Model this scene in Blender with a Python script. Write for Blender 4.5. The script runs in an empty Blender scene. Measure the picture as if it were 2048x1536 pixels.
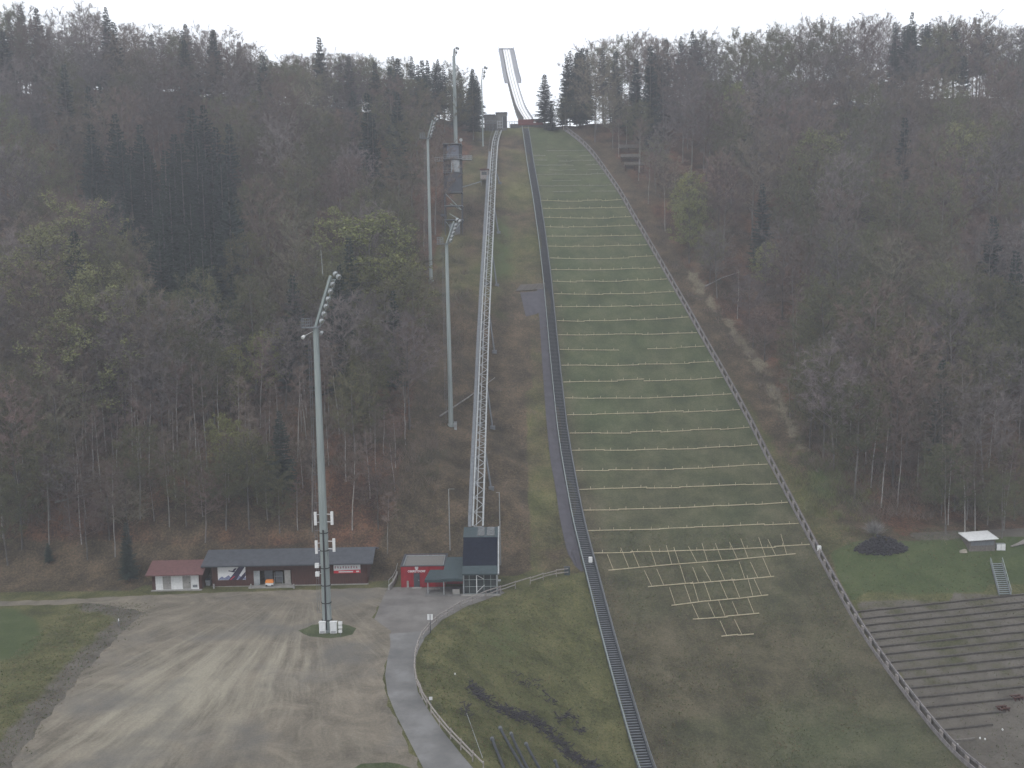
import bpy, math, random
import numpy as np
from mathutils import Vector, Matrix
R = random.Random(11)
NP = np.random.RandomState(5)
S = bpy.context.scene
COL = S.collection
PI = math.pi

# ------------------------------------------------------------------ camera
F = 2000.0
CAM = np.array([0.0, 0.0, 46.0])
PITCH = math.radians(6.5); ROLL = 0.015
fwd = np.array([0, math.cos(PITCH), -math.sin(PITCH)])
rt0 = np.array([1.0, 0, 0]); up0 = np.array([0, math.sin(PITCH), math.cos(PITCH)])
upv = math.cos(ROLL)*up0 + math.sin(ROLL)*rt0
rtv = math.cos(ROLL)*rt0 - math.sin(ROLL)*up0
def ray(px, py):
    d = fwd + rtv*((px-1024)/F) - upv*((py-768)/F)
    return d/d[1]
def W(px, py, D):
    return CAM + ray(px, py)*D
def proj(p):
    v = np.asarray(p, float)-CAM
    w = v@fwd
    return 1024+F*(v@rtv)/w, 768-F*(v@upv)/w
cam = bpy.data.cameras.new('camera'); co = bpy.data.objects.new('camera', cam); COL.objects.link(co)
cam.sensor_width = 36; cam.lens = 36*F/2048; cam.clip_end = 8000; cam.clip_start = 0.5
M = Matrix(((rtv[0], upv[0], -fwd[0], CAM[0]), (rtv[1], upv[1], -fwd[1], CAM[1]), (rtv[2], upv[2], -fwd[2], CAM[2]), (0, 0, 0, 1)))
co.matrix_world = M
S.camera = co

# ------------------------------------------------------------------ terrain shape
def ss(x): 
    x = np.clip(x, 0, 1); return x*x*(3-2*x)
_pts = [(255,1090,300),(300,1120,283),(400,1158,256),(540,1205,230),(700,1262,206),(900,1325,179),(1080,1390,156),(1270,1470,135),(1536,1610,112)]
_t = []; _z = []
for y, x, D in _pts:
    p = W(x, y, D); _t.append(D-.08*(p[0]-20)); _z.append(p[2])
_t = _t[::-1]; _z = _z[::-1]
_t = [-400, 60, 88]+_t+[306, 318, 330, 360, 900]
_z = [-15, -14.5, -12.8]+_z+[_z[-1]+1.2, _z[-1]+.8, _z[-1]-4, _z[-1]-25, _z[-1]-130]
_tt = np.arange(-400, 900, 1.0); _zz = np.interp(_tt, _t, _z)
_k = np.hanning(15); _k /= _k.sum(); _zz = np.convolve(np.pad(_zz, 7, mode='edge'), _k, 'valid')
def P(t): return np.interp(t, _tt, _zz)
def T(x, D): return D-.08*(np.clip(x, -60, 90)-20)
def hitf(px, py, zf, d0=60, d1=430):
    r = ray(px, py); ds = np.arange(d0, d1, .5)
    h = CAM[2]+r[2]*ds - zf(CAM[0]+r[0]*ds, ds)
    i = np.argmax(h <= 0)
    if h[i] > 0: i = len(ds)-1
    a, b = ds[max(i-1, 0)], ds[i]
    for _ in range(12):
        m = (a+b)/2
        if CAM[2]+r[2]*m - float(zf(CAM[0]+r[0]*m, m)) > 0: a = m
        else: b = m
    return CAM+r*b
Zs = lambda x, D: P(T(x, D))
def edge(lst, t_ext):
    a = sorted((float(T(p[0], p[1])), p[0]) for p in (hitf(x, y, Zs) for x, y in lst))
    ts = np.array([q[0] for q in a]); xs = np.array([q[1] for q in a])
    s = (xs[1]-xs[0])/(ts[1]-ts[0])
    ts = np.concatenate([[t_ext], ts]); xs = np.concatenate([[xs[0]+s*(t_ext-ts[1])], xs])
    g = np.arange(t_ext, 312, 1.0); v = np.interp(g, ts, xs)
    k = np.hanning(11); k /= k.sum(); v = np.convolve(np.pad(v, 5, mode='reflect', reflect_type='odd'), k, 'valid')
    return lambda t: np.interp(t, g, v)
xl = edge([(1054,256),(1064,320),(1078,400),(1090,480),(1100,560),(1108,640),(1118,740),(1130,850),(1146,950),(1163,1040),(1186,1130),(1204,1200),(1228,1290),(1256,1390),(1300,1534)], 60)
xr = edge([(1112,255),(1130,262),(1160,285),(1190,318),(1230,375),(1262,430),(1300,495),(1340,565),(1380,635),(1425,715),(1467,790),(1510,870),(1555,960),(1605,1055),(1655,1150),(1705,1240),(1760,1325),(1835,1425),(1935,1534)], 60)
_f = [hitf(x, y, lambda a, b: 0*a) for x, y in [(1150,1146),(1085,1160),(1000,1186),(930,1214),(880,1243),(848,1276),(829,1318),(834,1372),(868,1432),(914,1490),(962,1536)]]
_fd = np.array([p[1] for p in _f])[::-1]; _fx = np.array([p[0] for p in _f])[::-1]
_fd = np.concatenate([[60], _fd]); _fx = np.concatenate([[12], _fx])
def xf(D): return np.interp(D, _fd, _fx)
_rt = np.array([-400,60,112,128,139,142,149,153,158,165,180,206,230,256,283,300,306,318,900.])
_rz = np.array([P(-400)+1,P(60)+1,P(112)+.6,P(128)+.3,P(139)+.6,P(142)+.9,3.0,3.4,4.2,P(165)+2.5,P(180)+1,P(206),P(230),P(256),P(283),P(300),P(306),P(318),P(900)])
def noise2(x, y, s, seed=0):
    r = np.random.RandomState(seed); o = 0
    for k in range(7):
        a = r.rand()*6.28; b = r.rand()*6.28; f = s*(.6+1.3*r.rand())
        o = o+np.sin(f*(x*np.cos(a)+y*np.sin(a))+b)
    return o/3.0
def Z(x, D):
    x = np.asarray(x, float); D = np.asarray(D, float)
    t = T(x, D); p = P(t)
    a = xl(t); b = xr(t)
    dl = a-x; dr = x-b
    # left side
    pl = np.maximum(p, 0)*ss((t-146.5)/8)
    f = ss((x-xf(D))/np.maximum(a-xf(D), 1e-3))
    bowl = f*np.minimum(p, 40)+(1-f)*0
    wb = ss((154-D)/8)
    left = np.where(x > xf(D), wb*bowl+(1-wb)*pl, pl)
    left = left + 12*ss(dl/150)*ss((t-200)/100) + ss(dl/35)*6*ss((t-152)/14)*(1-ss((t-190)/60))
    tr = np.where(t > 300, t, t)
    right = np.interp(t, _rt, _rz) + 6*ss(dr/90)*ss((t-190)/100) + ss(dr/45)*5*ss((t-160)/20)*(1-ss((t-220)/60))
    right = p+(right-p)*ss(dr/7)
    # ridge fall-off beyond the flanks
    far2 = np.maximum(ss(dl/30), ss(dr/30))
    z = np.where(dl > 0, left, np.where(dr > 0, right, p))
    z = z + far2*np.where(t > 306, np.minimum((t-306)*.35, 2), 0)
    rough = np.minimum(ss(np.maximum(dl, dr)/4), ss((t-153)/14))
    z = z + rough*(.55*noise2(x, D, .35, 1)+1.3*noise2(x, D, .11, 2)*ss(np.maximum(dl, dr)/25))
    return z
def G(px, py, d0=60): return hitf(px, py, Z, d0)
def flat0(px_, py_): return hitf(px_, py_, lambda a, b: 0*a)
def V(p): return Vector((float(p[0]), float(p[1]), float(p[2])))
def gz(x, y, lift=0): return float(Z(x, y))+lift

# ------------------------------------------------------------------ materials
MATS = {}
def mat(name, c1, c2=None, scale=1.0, rough=.8, metal=0, detail=6, c3=None, bump=0, bscale=None, stretch=None, rnd=0, emis=None, ramp=(.35, .65), spec=.3, vor=0):
    m = bpy.data.materials.new(name); m.use_nodes = True; nt = m.node_tree; N = nt.nodes; L = nt.links
    b = N['Principled BSDF']; b.inputs['Roughness'].default_value = rough; b.inputs['Metallic'].default_value = metal
    b.inputs['Specular IOR Level'].default_value = spec
    tc = N.new('ShaderNodeTexCoord'); mp = N.new('ShaderNodeMapping'); L.new(tc.outputs['Object'], mp.inputs[0])
    if stretch: mp.inputs['Scale'].default_value = stretch
    last = None
    if c2:
        nz = N.new('ShaderNodeTexNoise'); nz.inputs['Scale'].default_value = scale; nz.inputs['Detail'].default_value = detail; nz.inputs['Roughness'].default_value = .62
        L.new(mp.outputs[0], nz.inputs['Vector'])
        cr = N.new('ShaderNodeValToRGB'); L.new(nz.outputs[0], cr.inputs[0])
        e = cr.color_ramp.elements; e[0].position = ramp[0]; e[0].color = (*c1, 1); e[1].position = ramp[1]; e[1].color = (*c2, 1)
        if c3:
            q = e.new((ramp[0]+ramp[1])/2); q.color = (*c3, 1)
        last = cr.outputs[0]
    if rnd:
        oi = N.new('ShaderNodeObjectInfo'); hs = N.new('ShaderNodeHueSaturation')
        if last: L.new(last, hs.inputs['Color'])
        else: hs.inputs['Color'].default_value = (*c1, 1)
        mr = N.new('ShaderNodeMapRange'); mr.inputs[3].default_value = 1-rnd; mr.inputs[4].default_value = 1+rnd
        L.new(oi.outputs['Random'], mr.inputs[0]); L.new(mr.outputs[0], hs.inputs['Value'])
        m2 = N.new('ShaderNodeMath'); m2.operation = 'MULTIPLY'; m2.inputs[1].default_value = 7.31; L.new(oi.outputs['Random'], m2.inputs[0])
        m3 = N.new('ShaderNodeMath'); m3.operation = 'FRACT'; L.new(m2.outputs[0], m3.inputs[0])
        m4 = N.new('ShaderNodeMapRange'); m4.inputs[3].default_value = .5-.035*rnd*2; m4.inputs[4].default_value = .5+.035*rnd*2; L.new(m3.outputs[0], m4.inputs[0]); L.new(m4.outputs[0], hs.inputs['Hue'])
        last = hs.outputs[0]
    if last: L.new(last, b.inputs['Base Color'])
    else: b.inputs['Base Color'].default_value = (*c1, 1)
    if bump:
        n2 = N.new('ShaderNodeTexNoise'); n2.inputs['Scale'].default_value = bscale or scale*3; n2.inputs['Detail'].default_value = 5
        L.new(mp.outputs[0], n2.inputs['Vector'])
        bp = N.new('ShaderNodeBump'); bp.inputs['Strength'].default_value = 1; bp.inputs['Distance'].default_value = bump
        L.new(n2.outputs[0], bp.inputs['Height']); L.new(bp.outputs[0], b.inputs['Normal'])
    if emis:
        b.inputs['Emission Color'].default_value = (*emis[0], 1); b.inputs['Emission Strength'].default_value = emis[1]
    MATS[name] = m
    return m
galv = mat('galvanised steel', (.20,.235,.235), (.27,.305,.30), 1.2, .55, .25, stretch=(1,1,.15))
galv_l = mat('light galvanised steel', (.21,.225,.23), (.31,.33,.34), 2, .5, .2)
steel_d = mat('dark steel', (.03,.035,.045), (.055,.06,.07), 2, .6, .1)
steel_m = mat('mid grey steel', (.11,.125,.14), (.16,.17,.185), 2, .6, .2)
white_p = mat('white paint', (.50,.51,.51), (.62,.63,.63), 3, .6)
black_p = mat('black rubber', (.015,.015,.018), (.03,.03,.032), 4, .8)
red_p = mat('red cladding', (.17,.004,.010), (.25,.008,.016), 2.0, .65, stretch=(1,1,.4))
timber_d = mat('dark brown timber', (.038,.016,.013), (.075,.031,.024), 3.0, .85, stretch=(5,5,.3), bump=.01)
timber_g = mat('weathered grey timber', (.17,.155,.145), (.29,.265,.25), 4, .85)
timber_b = mat('barrier timber', (.13,.12,.13), (.24,.225,.225), 2.5, .85)
timber_y = mat('fresh batten timber', (.31,.27,.18), (.44,.39,.27), 2.5, .8)
timber_s = mat('terrace timber', (.085,.077,.07), (.15,.137,.122), 3, .9)
roof_g = mat('slate grey roofing', (.043,.047,.056), (.062,.067,.078), 1.5, .8, bump=.02, bscale=12)
roof_r = mat('rusty red roofing', (.085,.042,.042), (.12,.058,.056), 2.5, .8)
roof_n = mat('dark blue corrugated roofing', (.004,.006,.015), (.009,.013,.026), 2, .9, spec=.1)
roof_t = mat('dark green roofing', (.022,.036,.042), (.034,.052,.058), 2, .65)
flat_g = mat('flat roof gravel', (.11,.105,.10), (.16,.155,.145), 6, .95)
conc = mat('concrete', (.19,.185,.175), (.27,.265,.25), 1.5, .9, bump=.01)
conc_d = mat('dark concrete', (.09,.09,.09), (.14,.14,.135), 1.5, .9)
glass = mat('dark glazing', (.018,.024,.028), (.05,.058,.06), .8, .15, spec=.5)
glass_l = mat('pale glazing', (.20,.22,.23), (.30,.32,.33), 1, .2, spec=.5)
asph = mat('asphalt', (.10,.10,.10), (.165,.165,.165), .25, .9, c3=(.128,.127,.125), bump=.01, bscale=8)
apron_m = mat('worn apron asphalt', (.105,.098,.093), (.155,.148,.14), .35, .95, bump=.01, bscale=8)
tarp_m = mat('dark ground tarpaulin', (.045,.043,.052), (.065,.062,.074), .8, .85)
bark = mat('bark', (.055,.052,.05), (.14,.13,.122), 1.2, .95, rnd=.35, stretch=(3,3,.6))
bark_p = mat('pale bark', (.13,.125,.12), (.30,.29,.275), 1.2, .95, rnd=.25, stretch=(2,2,.5))
twig = mat('bare twigs', (.075,.058,.050), (.145,.110,.092), .35, .95, rnd=.35)
twig_g = mat('budding twigs', (.055,.052,.036), (.09,.083,.056), .35, .95, rnd=.25)
leaf_o = mat('olive spring leaves', (.070,.078,.030), (.130,.135,.055), .5, .8, rnd=.3)
leaf_p = mat('pale olive leaves', (.135,.145,.052), (.22,.225,.092), .5, .8, rnd=.15)
twig_r = mat('reddish twigs', (.080,.060,.050), (.155,.116,.096), .35, .95, rnd=.42)
twig_v = mat('grey violet twigs', (.078,.066,.066), (.16,.136,.132), .35, .95, rnd=.42)
twig_o = mat('grey olive twigs', (.072,.066,.048), (.148,.132,.094), .35, .95, rnd=.42)
leaf_y = mat('yellow green spring leaves', (.115,.125,.035), (.21,.21,.07), .5, .8, rnd=.2)
needle = mat('spruce needles', (.009,.019,.017), (.024,.040,.031), .4, .85, rnd=.3)
paint_w = mat('painted sign white', (.55,.56,.57), (.62,.63,.64), 3, .6)
navy = mat('banner navy', (.022,.018,.045), (.04,.03,.07), 2, .6)
orange = mat('orange plastic', (.50,.16,.03), (.62,.22,.04), 3, .5)
bannred = mat('banner red', (.42,.02,.035), (.5,.03,.045), 3, .6)
iron_red = mat('takeoff red', (.10,.03,.03), (.14,.045,.043), 1, .7)
brush_m = mat('dark brushwood', (.016,.015,.019), (.045,.042,.05), 4, .95)
white_track = mat('white inrun track', (.80,.80,.82), (.86,.86,.87), .3, .35, spec=.6)
stone_m = mat('pale rock', (.20,.185,.15), (.33,.30,.25), 2, .95)
lens_m = mat('lamp glass', (.55,.58,.6), None, 1, .12, .8)

# ------------------------------------------------------------------ mesh builder
class MB:
    def __init__(s): s.v = []; s.f = []; s.m = []
    def quad(s, *p, mi=0):
        i = len(s.v); s.v += [tuple(map(float, q)) for q in p]; s.f.append(tuple(range(i, i+len(p)))); s.m.append(mi)
    def hexa(s, c, mi=0):
        i = len(s.v); s.v += [tuple(map(float, q)) for q in c]
        for q in ((0,3,2,1),(4,5,6,7),(0,1,5,4),(1,2,6,5),(2,3,7,6),(3,0,4,7)): s.f.append(tuple(i+k for k in q)); s.m.append(mi)
        return s
    def box(s, x0, x1, y0, y1, z0, z1, mi=0):
        return s.hexa([(x0,y0,z0),(x1,y0,z0),(x1,y1,z0),(x0,y1,z0),(x0,y0,z1),(x1,y0,z1),(x1,y1,z1),(x0,y1,z1)], mi)
    def bar(s, p, q, w, h=None, mi=0, up=(0,0,1)):
        p = Vector(p); q = Vector(q); h = h or w; d = (q-p).normalized(); u = Vector(up)
        a = d.cross(u)
        if a.length < 1e-4: a = d.cross(Vector((1,0,0)))
        a.normalize(); b = a.cross(d).normalized(); a *= w/2; b *= h/2
        return s.hexa([p-a-b, p+a-b, p+a+b, p-a+b, q-a-b, q+a-b, q+a+b, q-a+b], mi)
    def rail(s, pts, w, h, mi=0):
        pts = [Vector(p) for p in pts]; i0 = len(s.v)
        for k, p in enumerate(pts):
            d = (pts[min(k+1, len(pts)-1)]-pts[max(k-1, 0)]).normalized(); a = d.cross(Vector((0,0,1))).normalized()*(w/2); b = Vector((0,0,h/2))
            s.v += [tuple(p-a-b), tuple(p+a-b), tuple(p+a+b), tuple(p-a+b)]
        for k in range(len(pts)-1):
            for j in range(4): q = i0+4*k+j; r_ = i0+4*k+(j+1)%4; s.f.append((q, r_, r_+4, q+4)); s.m.append(mi)
        n = i0+4*(len(pts)-1); s.f += [(i0+3, i0+2, i0+1, i0), (n, n+1, n+2, n+3)]; s.m += [mi, mi]; return s
    def tube(s, pts, rs, n=8, mi=0, cap=True):
        pts = [Vector(p) for p in pts]; i0 = len(s.v)
        if not hasattr(rs, '__len__'): rs = [rs]*len(pts)
        for k, p in enumerate(pts):
            d = (pts[min(k+1, len(pts)-1)]-pts[max(k-1, 0)]).normalized()
            u = Vector((0,1,0)) if abs(d.z) > .7 else Vector((0,0,1))
            a = d.cross(u).normalized(); b = a.cross(d)
            for j in range(n):
                t = 2*PI*j/n; s.v.append(tuple(p+(a*math.cos(t)+b*math.sin(t))*rs[k]))
        for k in range(len(pts)-1):
            for j in range(n):
                a0 = i0+k*n+j; a1 = i0+k*n+(j+1)%n
                s.f.append((a0, a1, a1+n, a0+n)); s.m.append(mi)
        if cap:
            s.f.append(tuple(i0+j for j in range(n))[::-1]); s.m.append(mi)
            s.f.append(tuple(i0+(len(pts)-1)*n+j for j in range(n))); s.m.append(mi)
        return s
    def build(s, name, mats, parent=None, off=None, smooth=False):
        me = bpy.data.meshes.new(name)
        v = s.v
        if off is not None: o = tuple(off); v = [(a-o[0], b-o[1], c-o[2]) for a, b, c in v]
        me.from_pydata(v, [], s.f)
        if not isinstance(mats, (list, tuple)): mats = [mats]
        for m in mats: me.materials.append(m)
        if len(mats) > 1: me.polygons.foreach_set('material_index', s.m)
        if smooth: me.polygons.foreach_set('use_smooth', [True]*len(me.polygons))
        o = bpy.data.objects.new(name, me); COL.objects.link(o)
        if parent: o.parent = parent
        elif off is not None: o.location = off
        return o
def tag(o, label, cat, group=None):
    o['label'] = label; o['category'] = cat
    if group: o['group'] = group
    return o
def thing(name, label, cat, loc, rz=0, group=None):
    o = bpy.data.objects.new(name, None); COL.objects.link(o); o.location = V(loc); o.rotation_euler = (0, 0, rz); o.empty_display_size = .3
    return tag(o, label, cat, group)
def struct(o, kind='structure'): o['kind'] = kind; return o
def text(body, size, loc, name, m, parent, rot=(PI/2, 0, 0), ext=.01):
    cu = bpy.data.curves.new(name, 'FONT'); cu.body = body; cu.size = size; cu.extrude = ext; cu.align_x = 'CENTER'; cu.offset = size*.02
    t = bpy.data.objects.new(name, cu); COL.objects.link(t)
    dg = bpy.context.evaluated_depsgraph_get(); me = bpy.data.meshes.new_from_object(t.evaluated_get(dg))
    bpy.data.objects.remove(t); me.materials.clear(); me.materials.append(m)
    o = bpy.data.objects.new(name, me); COL.objects.link(o); o.location = loc; o.rotation_euler = rot; o.parent = parent
    return o
#@@TERRAIN
# ------------------------------------------------------------------ ground sheet
def in_landing(x, D, margin=.6):
    t = T(x, D); return (x > xl(t)+margin) & (x < xr(t)-margin) & (t < 300) & (t > 62)
EL = [(30,1000),(240,966),(300,950),(350,925),(500,880),(700,850),(900,815),(1040,790),(1100,770),(1130,740),(1600,740)]
ER = [(30,1106),(240,1108),(300,1215),(450,1312),(600,1405),(750,1525),(900,1620),(1020,1725),(1075,1800),(1100,2400),(1600,2600)]
def epx(lst, y): return np.interp(y, [a for a, b in lst], [b for a, b in lst])
def projv(x, y, z):
    v = np.stack([x-CAM[0], y-CAM[1], z-CAM[2]], -1); w = np.maximum(v@fwd, 1e-2)
    return 1024+F*(v@rtv)/w, 768-F*(v@upv)/w
def forest_mask(x, D):
    z = Z(x, D); px, py = projv(x, D, z)
    m1 = np.clip((epx(EL, py)-px)/45+.3, 0, 1); m2 = np.clip((px-epx(ER, py))/45+.3, 0, 1)
    k = np.clip((D-148)/6, 0, 1)
    return np.maximum(m1, m2)*k
gx = np.concatenate([np.array([-900,-650,-500,-350,-270,-220]), np.arange(-190, 190, 1.5), np.array([190,220,270,350,500,650,900])])
gy = np.concatenate([np.array([-250,-100,0,30,50]), np.arange(62, 346, 1.5), np.array([350,360,380,420,500,650,800])])
X, Y = np.meshgrid(gx, gy); ZZ = Z(X, Y)
ZZ = np.where((Y < 130) & (X < xf(Y)), np.minimum(ZZ, 0), ZZ)
ZZ = ZZ - .45*in_landing(X, Y)
ny, nx = X.shape
vv = np.stack([X, Y, ZZ], -1).reshape(-1, 3)
idx = np.arange(ny*nx).reshape(ny, nx)
fq = np.stack([idx[:-1,:-1], idx[:-1,1:], idx[1:,1:], idx[1:,:-1]], -1).reshape(-1, 4)
def np_mesh(name, verts, faces, mats):
    me = bpy.data.meshes.new(name); n = len(faces); k = faces.shape[1]
    me.vertices.add(len(verts)); me.vertices.foreach_set('co', verts.astype(np.float32).ravel())
    me.loops.add(n*k); me.loops.foreach_set('vertex_index', faces.astype(np.int32).ravel())
    me.polygons.add(n); me.polygons.foreach_set('loop_start', np.arange(0, n*k, k, dtype=np.int32))
    for m in mats: me.materials.append(m)
    me.update(calc_edges=True)
    return me
def nd(nt, t, **kw):
    n = nt.nodes.new(t)
    for k, v in kw.items():
        if k.startswith('i_'): n.inputs[k[2:]].default_value = v
        else: setattr(n, k, v)
    return n
class NT:
    """small helper for node chains working in world metres"""
    def __init__(s, name, rough=.95):
        s.m = bpy.data.materials.new(name); s.m.use_nodes = True; s.nt = s.m.node_tree; s.b = s.nt.nodes['Principled BSDF']
        s.b.inputs['Roughness'].default_value = rough; s.b.inputs['Specular IOR Level'].default_value = .15
        s.geo = s.nt.nodes.new('ShaderNodeNewGeometry').outputs['Position']
    def link(s, a, b): s.nt.links.new(a, b)
    def noise(s, scale, detail=5, rot=0, st=(1,1,1), dist=0, rough=.6):
        mp = s.nt.nodes.new('ShaderNodeMapping'); s.link(s.geo, mp.inputs[0]); mp.inputs['Rotation'].default_value = (0, 0, rot)
        m2 = s.nt.nodes.new('ShaderNodeMapping'); s.link(mp.outputs[0], m2.inputs[0]); m2.inputs['Scale'].default_value = st
        n = s.nt.nodes.new('ShaderNodeTexNoise'); s.link(m2.outputs[0], n.inputs['Vector']); n.inputs['Scale'].default_value = scale
        n.inputs['Detail'].default_value = detail; n.inputs['Distortion'].default_value = dist; n.inputs['Roughness'].default_value = rough
        return n.outputs[0]
    def ramp(s, fac, stops):
        r = s.nt.nodes.new('ShaderNodeValToRGB'); s.link(fac, r.inputs[0]); e = r.color_ramp.elements
        while len(e) < len(stops): e.new(.5)
        for q, (p, c) in zip(e, stops): q.position = p; q.color = (*c, 1) if hasattr(c, '__len__') else (c, c, c, 1)
        return r.outputs[0]
    def mix(s, f, a, b, mode='MIX'):
        n = s.nt.nodes.new('ShaderNodeMix'); n.data_type = 'RGBA'; n.blend_type = mode
        for sock, v in ((n.inputs[0], f), (n.inputs[6], a), (n.inputs[7], b)):
            if hasattr(v, 'is_linked') or isinstance(v, bpy.types.NodeSocket): s.link(v, sock)
            else: sock.default_value = v if not hasattr(v, '__len__') else (*v, 1)
        return n.outputs[2]
    def math(s, op, a, b=0.0):
        n = s.nt.nodes.new('ShaderNodeMath'); n.operation = op
        for k, v in enumerate((a, b)):
            if isinstance(v, bpy.types.NodeSocket): s.link(v, n.inputs[k])
            else: n.inputs[k].default_value = v
        return n.outputs[0]
    def attr(s, name):
        a = s.nt.nodes.new('ShaderNodeAttribute'); a.attribute_name = name; return a.outputs['Fac']
    def done(s, col, bump=None, dist=.1):
        s.link(col, s.b.inputs['Base Color'])
        if bump is not None:
            b = s.nt.nodes.new('ShaderNodeBump'); b.inputs['Distance'].default_value = dist; s.link(bump, b.inputs['Height']); s.link(b.outputs[0], s.b.inputs['Normal'])
        return s.m
g = NT('hillside ground')
fine = g.noise(3.2, 8, rough=.85); med = g.noise(.25, 6); big = g.noise(.045, 4)
grass = g.ramp(g.mix(.36, fine, med), [(.41,(.034,.038,.016)), (.5,(.076,.078,.032)), (.59,(.130,.120,.058))])
grassg = g.ramp(g.mix(.45, fine, med), [(.37,(.030,.046,.017)), (.5,(.052,.070,.027)), (.63,(.080,.093,.043))])
brown = g.ramp(g.mix(.36, fine, med), [(.41,(.020,.017,.012)), (.5,(.060,.047,.031)), (.59,(.125,.090,.060))])
litter = g.ramp(g.mix(.36, fine, med), [(.41,(.012,.009,.007)), (.5,(.066,.035,.023)), (.59,(.155,.078,.048))])
grav = g.ramp(g.mix(.5, fine, med), [(.38,(.06,.054,.045)), (.62,(.125,.114,.098))])
mb = g.ramp(big, [(.42, 0.0), (.58, 1.0)])
c = g.mix(mb, grass, brown)
lit = g.mix(g.ramp(g.noise(.09, 5), [(.38, 0.0), (.60, 1.0)]), brown, litter)
def am(name, wob=.35):
    return g.ramp(g.math('ADD', g.attr(name), g.math('MULTIPLY', g.math('SUBTRACT', med, .5), wob*2)), [(.42, 0.0), (.58, 1.0)])
c = g.mix(am('grassy'), c, grass); c = g.mix(am('brushy'), c, brown)
c = g.mix(am('forest'), c, lit)
c = g.mix(am('lush'), c, grassg)
c = g.mix(am('gravelly'), c, grav)
stn = g.mix(am('stony', .6), c, g.ramp(fine, [(.4,(.07,.06,.042)), (.6,(.19,.17,.12))]))
ground_m = g.done(stn, g.math('ADD', g.math('MULTIPLY', fine, .5), med), .25)
me = np_mesh('ground', vv, fq, [ground_m])
px, py = projv(X, Y, ZZ)
tt = T(X, Y)
A = {}
A['forest'] = forest_mask(X, Y)
A['forest'] = np.where(Y > 345, .9, A['forest'])
A['brushy'] = np.clip(np.where((tt > 149) & (px < 1060), .75*np.clip((1300-py)/30, 0, 1)*np.clip((py-520)/150, 0, 1), 0) + np.where(tt > 152, np.clip((px-epx(ER, py)+110)/60, 0, 1)*.7, 0), 0, 1)
A['grassy'] = ((Y < 148) & (Y > 60)).astype(float)*.72
def blob(cx, cy, rx, ry, p=1.0): return np.clip(1.25-np.sqrt(((px-cx)/rx)**2+((py-cy)/ry)**2), 0, 1)*p*(Y > 60)
lush = blob(10, 1262, 75, 55)+blob(60, 1400, 200, 170, .40)*(py>1210)
bank = ((tt > 140.5) & (tt < 150) & (X > xr(tt)+1.5) & (X < 130)).astype(float)*.95
lush = np.maximum(lush, bank); lush = np.maximum(lush, blob(1830, 1150, 150, 55, .9))
lush = np.maximum(lush, blob(1650, 960, 70, 90, .62)); lush = np.maximum(lush, blob(330, 1150, 60, 25, .6)); lush = np.maximum(lush, blob(1000, 500, 70, 190, .52)*(X < xl(tt))); lush = np.maximum(lush, blob(1000, 1290, 170, 130, .47)*(X > xf(Y))+blob(1120,1440,150,90,.42)*(X > xf(Y)))
A['lush'] = lush
A['gravelly'] = np.maximum(((tt > 100) & (tt < 139.5) & (X > xr(tt)+.5)).astype(float)*.56, np.where((px > 1700) & (py > 1380) & (X > xr(tt)), .8, 0))
path = np.clip(1.2-np.abs(tt-(151.0))/2.2, 0, 1)*(X > xr(tt)+16)
A['gravelly'] = np.maximum(A['gravelly'], path)
ep = [flat0(*q) for q in ((20,1536),(90,1440),(170,1340),(240,1270),(290,1225),(200,1207))]; dd = np.full(X.shape, 99.0)
for u, v in zip(ep[:-1], ep[1:]):
    e = (v-u)[:2]; q = np.clip(((X-u[0])*e[0]+(Y-u[1])*e[1])/(e@e), 0, 1); dd = np.minimum(dd, np.hypot(X-u[0]-q*e[0], Y-u[1]-q*e[1]))
A['gravelly'] = np.maximum(A['gravelly'], .80*np.clip(1.25-dd/4.5, 0, 1)*(Y < 146))
# loose stones and cut brush in a band right of the slope
sx = np.interp(py, [500,560,640,750,850,900,1000,1060], [1350,1390,1450,1530,1580,1610,1690,1720])
A['stony'] = np.where((py > 540) & (py < 905) & (tt > 155) & (X > xr(tt)), np.clip(.66-np.abs(px-sx)/(55), 0, 1), 0)+blob(1700,1015,50,25,.5)
for k, a in A.items():
    at = me.attributes.new(k, 'FLOAT', 'POINT'); at.data.foreach_set('value', np.asarray(a, np.float32).ravel())
me.polygons.foreach_set('use_smooth', [True]*len(me.polygons))
go = bpy.data.objects.new('ground', me); COL.objects.link(go); struct(go)

# landing slope + outrun, one draped strip
ts = np.arange(64, 301.5, 1.5); us = np.linspace(0, 1, 41)
TT, UU = np.meshgrid(ts, us, indexing='ij'); XX = xl(TT)*(1-UU)+xr(TT)*UU; DD = TT+.08*(XX-20)
LZ = P(TT)+.03+.10*noise2(XX, DD, .5, 4)*ss(UU*12)*ss((1-UU)*12)
lv = np.stack([XX, DD, LZ], -1).reshape(-1, 3); li = np.arange(TT.size).reshape(TT.shape)
lf = np.stack([li[:-1,:-1], li[:-1,1:], li[1:,1:], li[1:,:-1]], -1).reshape(-1, 4)
g = NT('landing slope turf')
fine = g.noise(3.4, 8, rough=.85); med = g.noise(.22, 6); big = g.noise(.05, 4)
grn = g.ramp(g.mix(.4, fine, med), [(.40,(.034,.048,.023)), (.5,(.062,.076,.037)), (.60,(.098,.108,.060))])
brn = g.ramp(g.mix(.4, fine, med), [(.41,(.032,.030,.020)), (.5,(.068,.062,.038)), (.59,(.112,.096,.064))])
c = g.mix(g.ramp(g.math('ADD', g.attr('dry'), g.math('MULTIPLY', g.math('SUBTRACT', big, .5), 1.0)), [(.1, 0.0), (.9, 1.0)]), grn, brn)
streak = g.noise(1.1, 4, st=(1, .06, 1))
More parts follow.
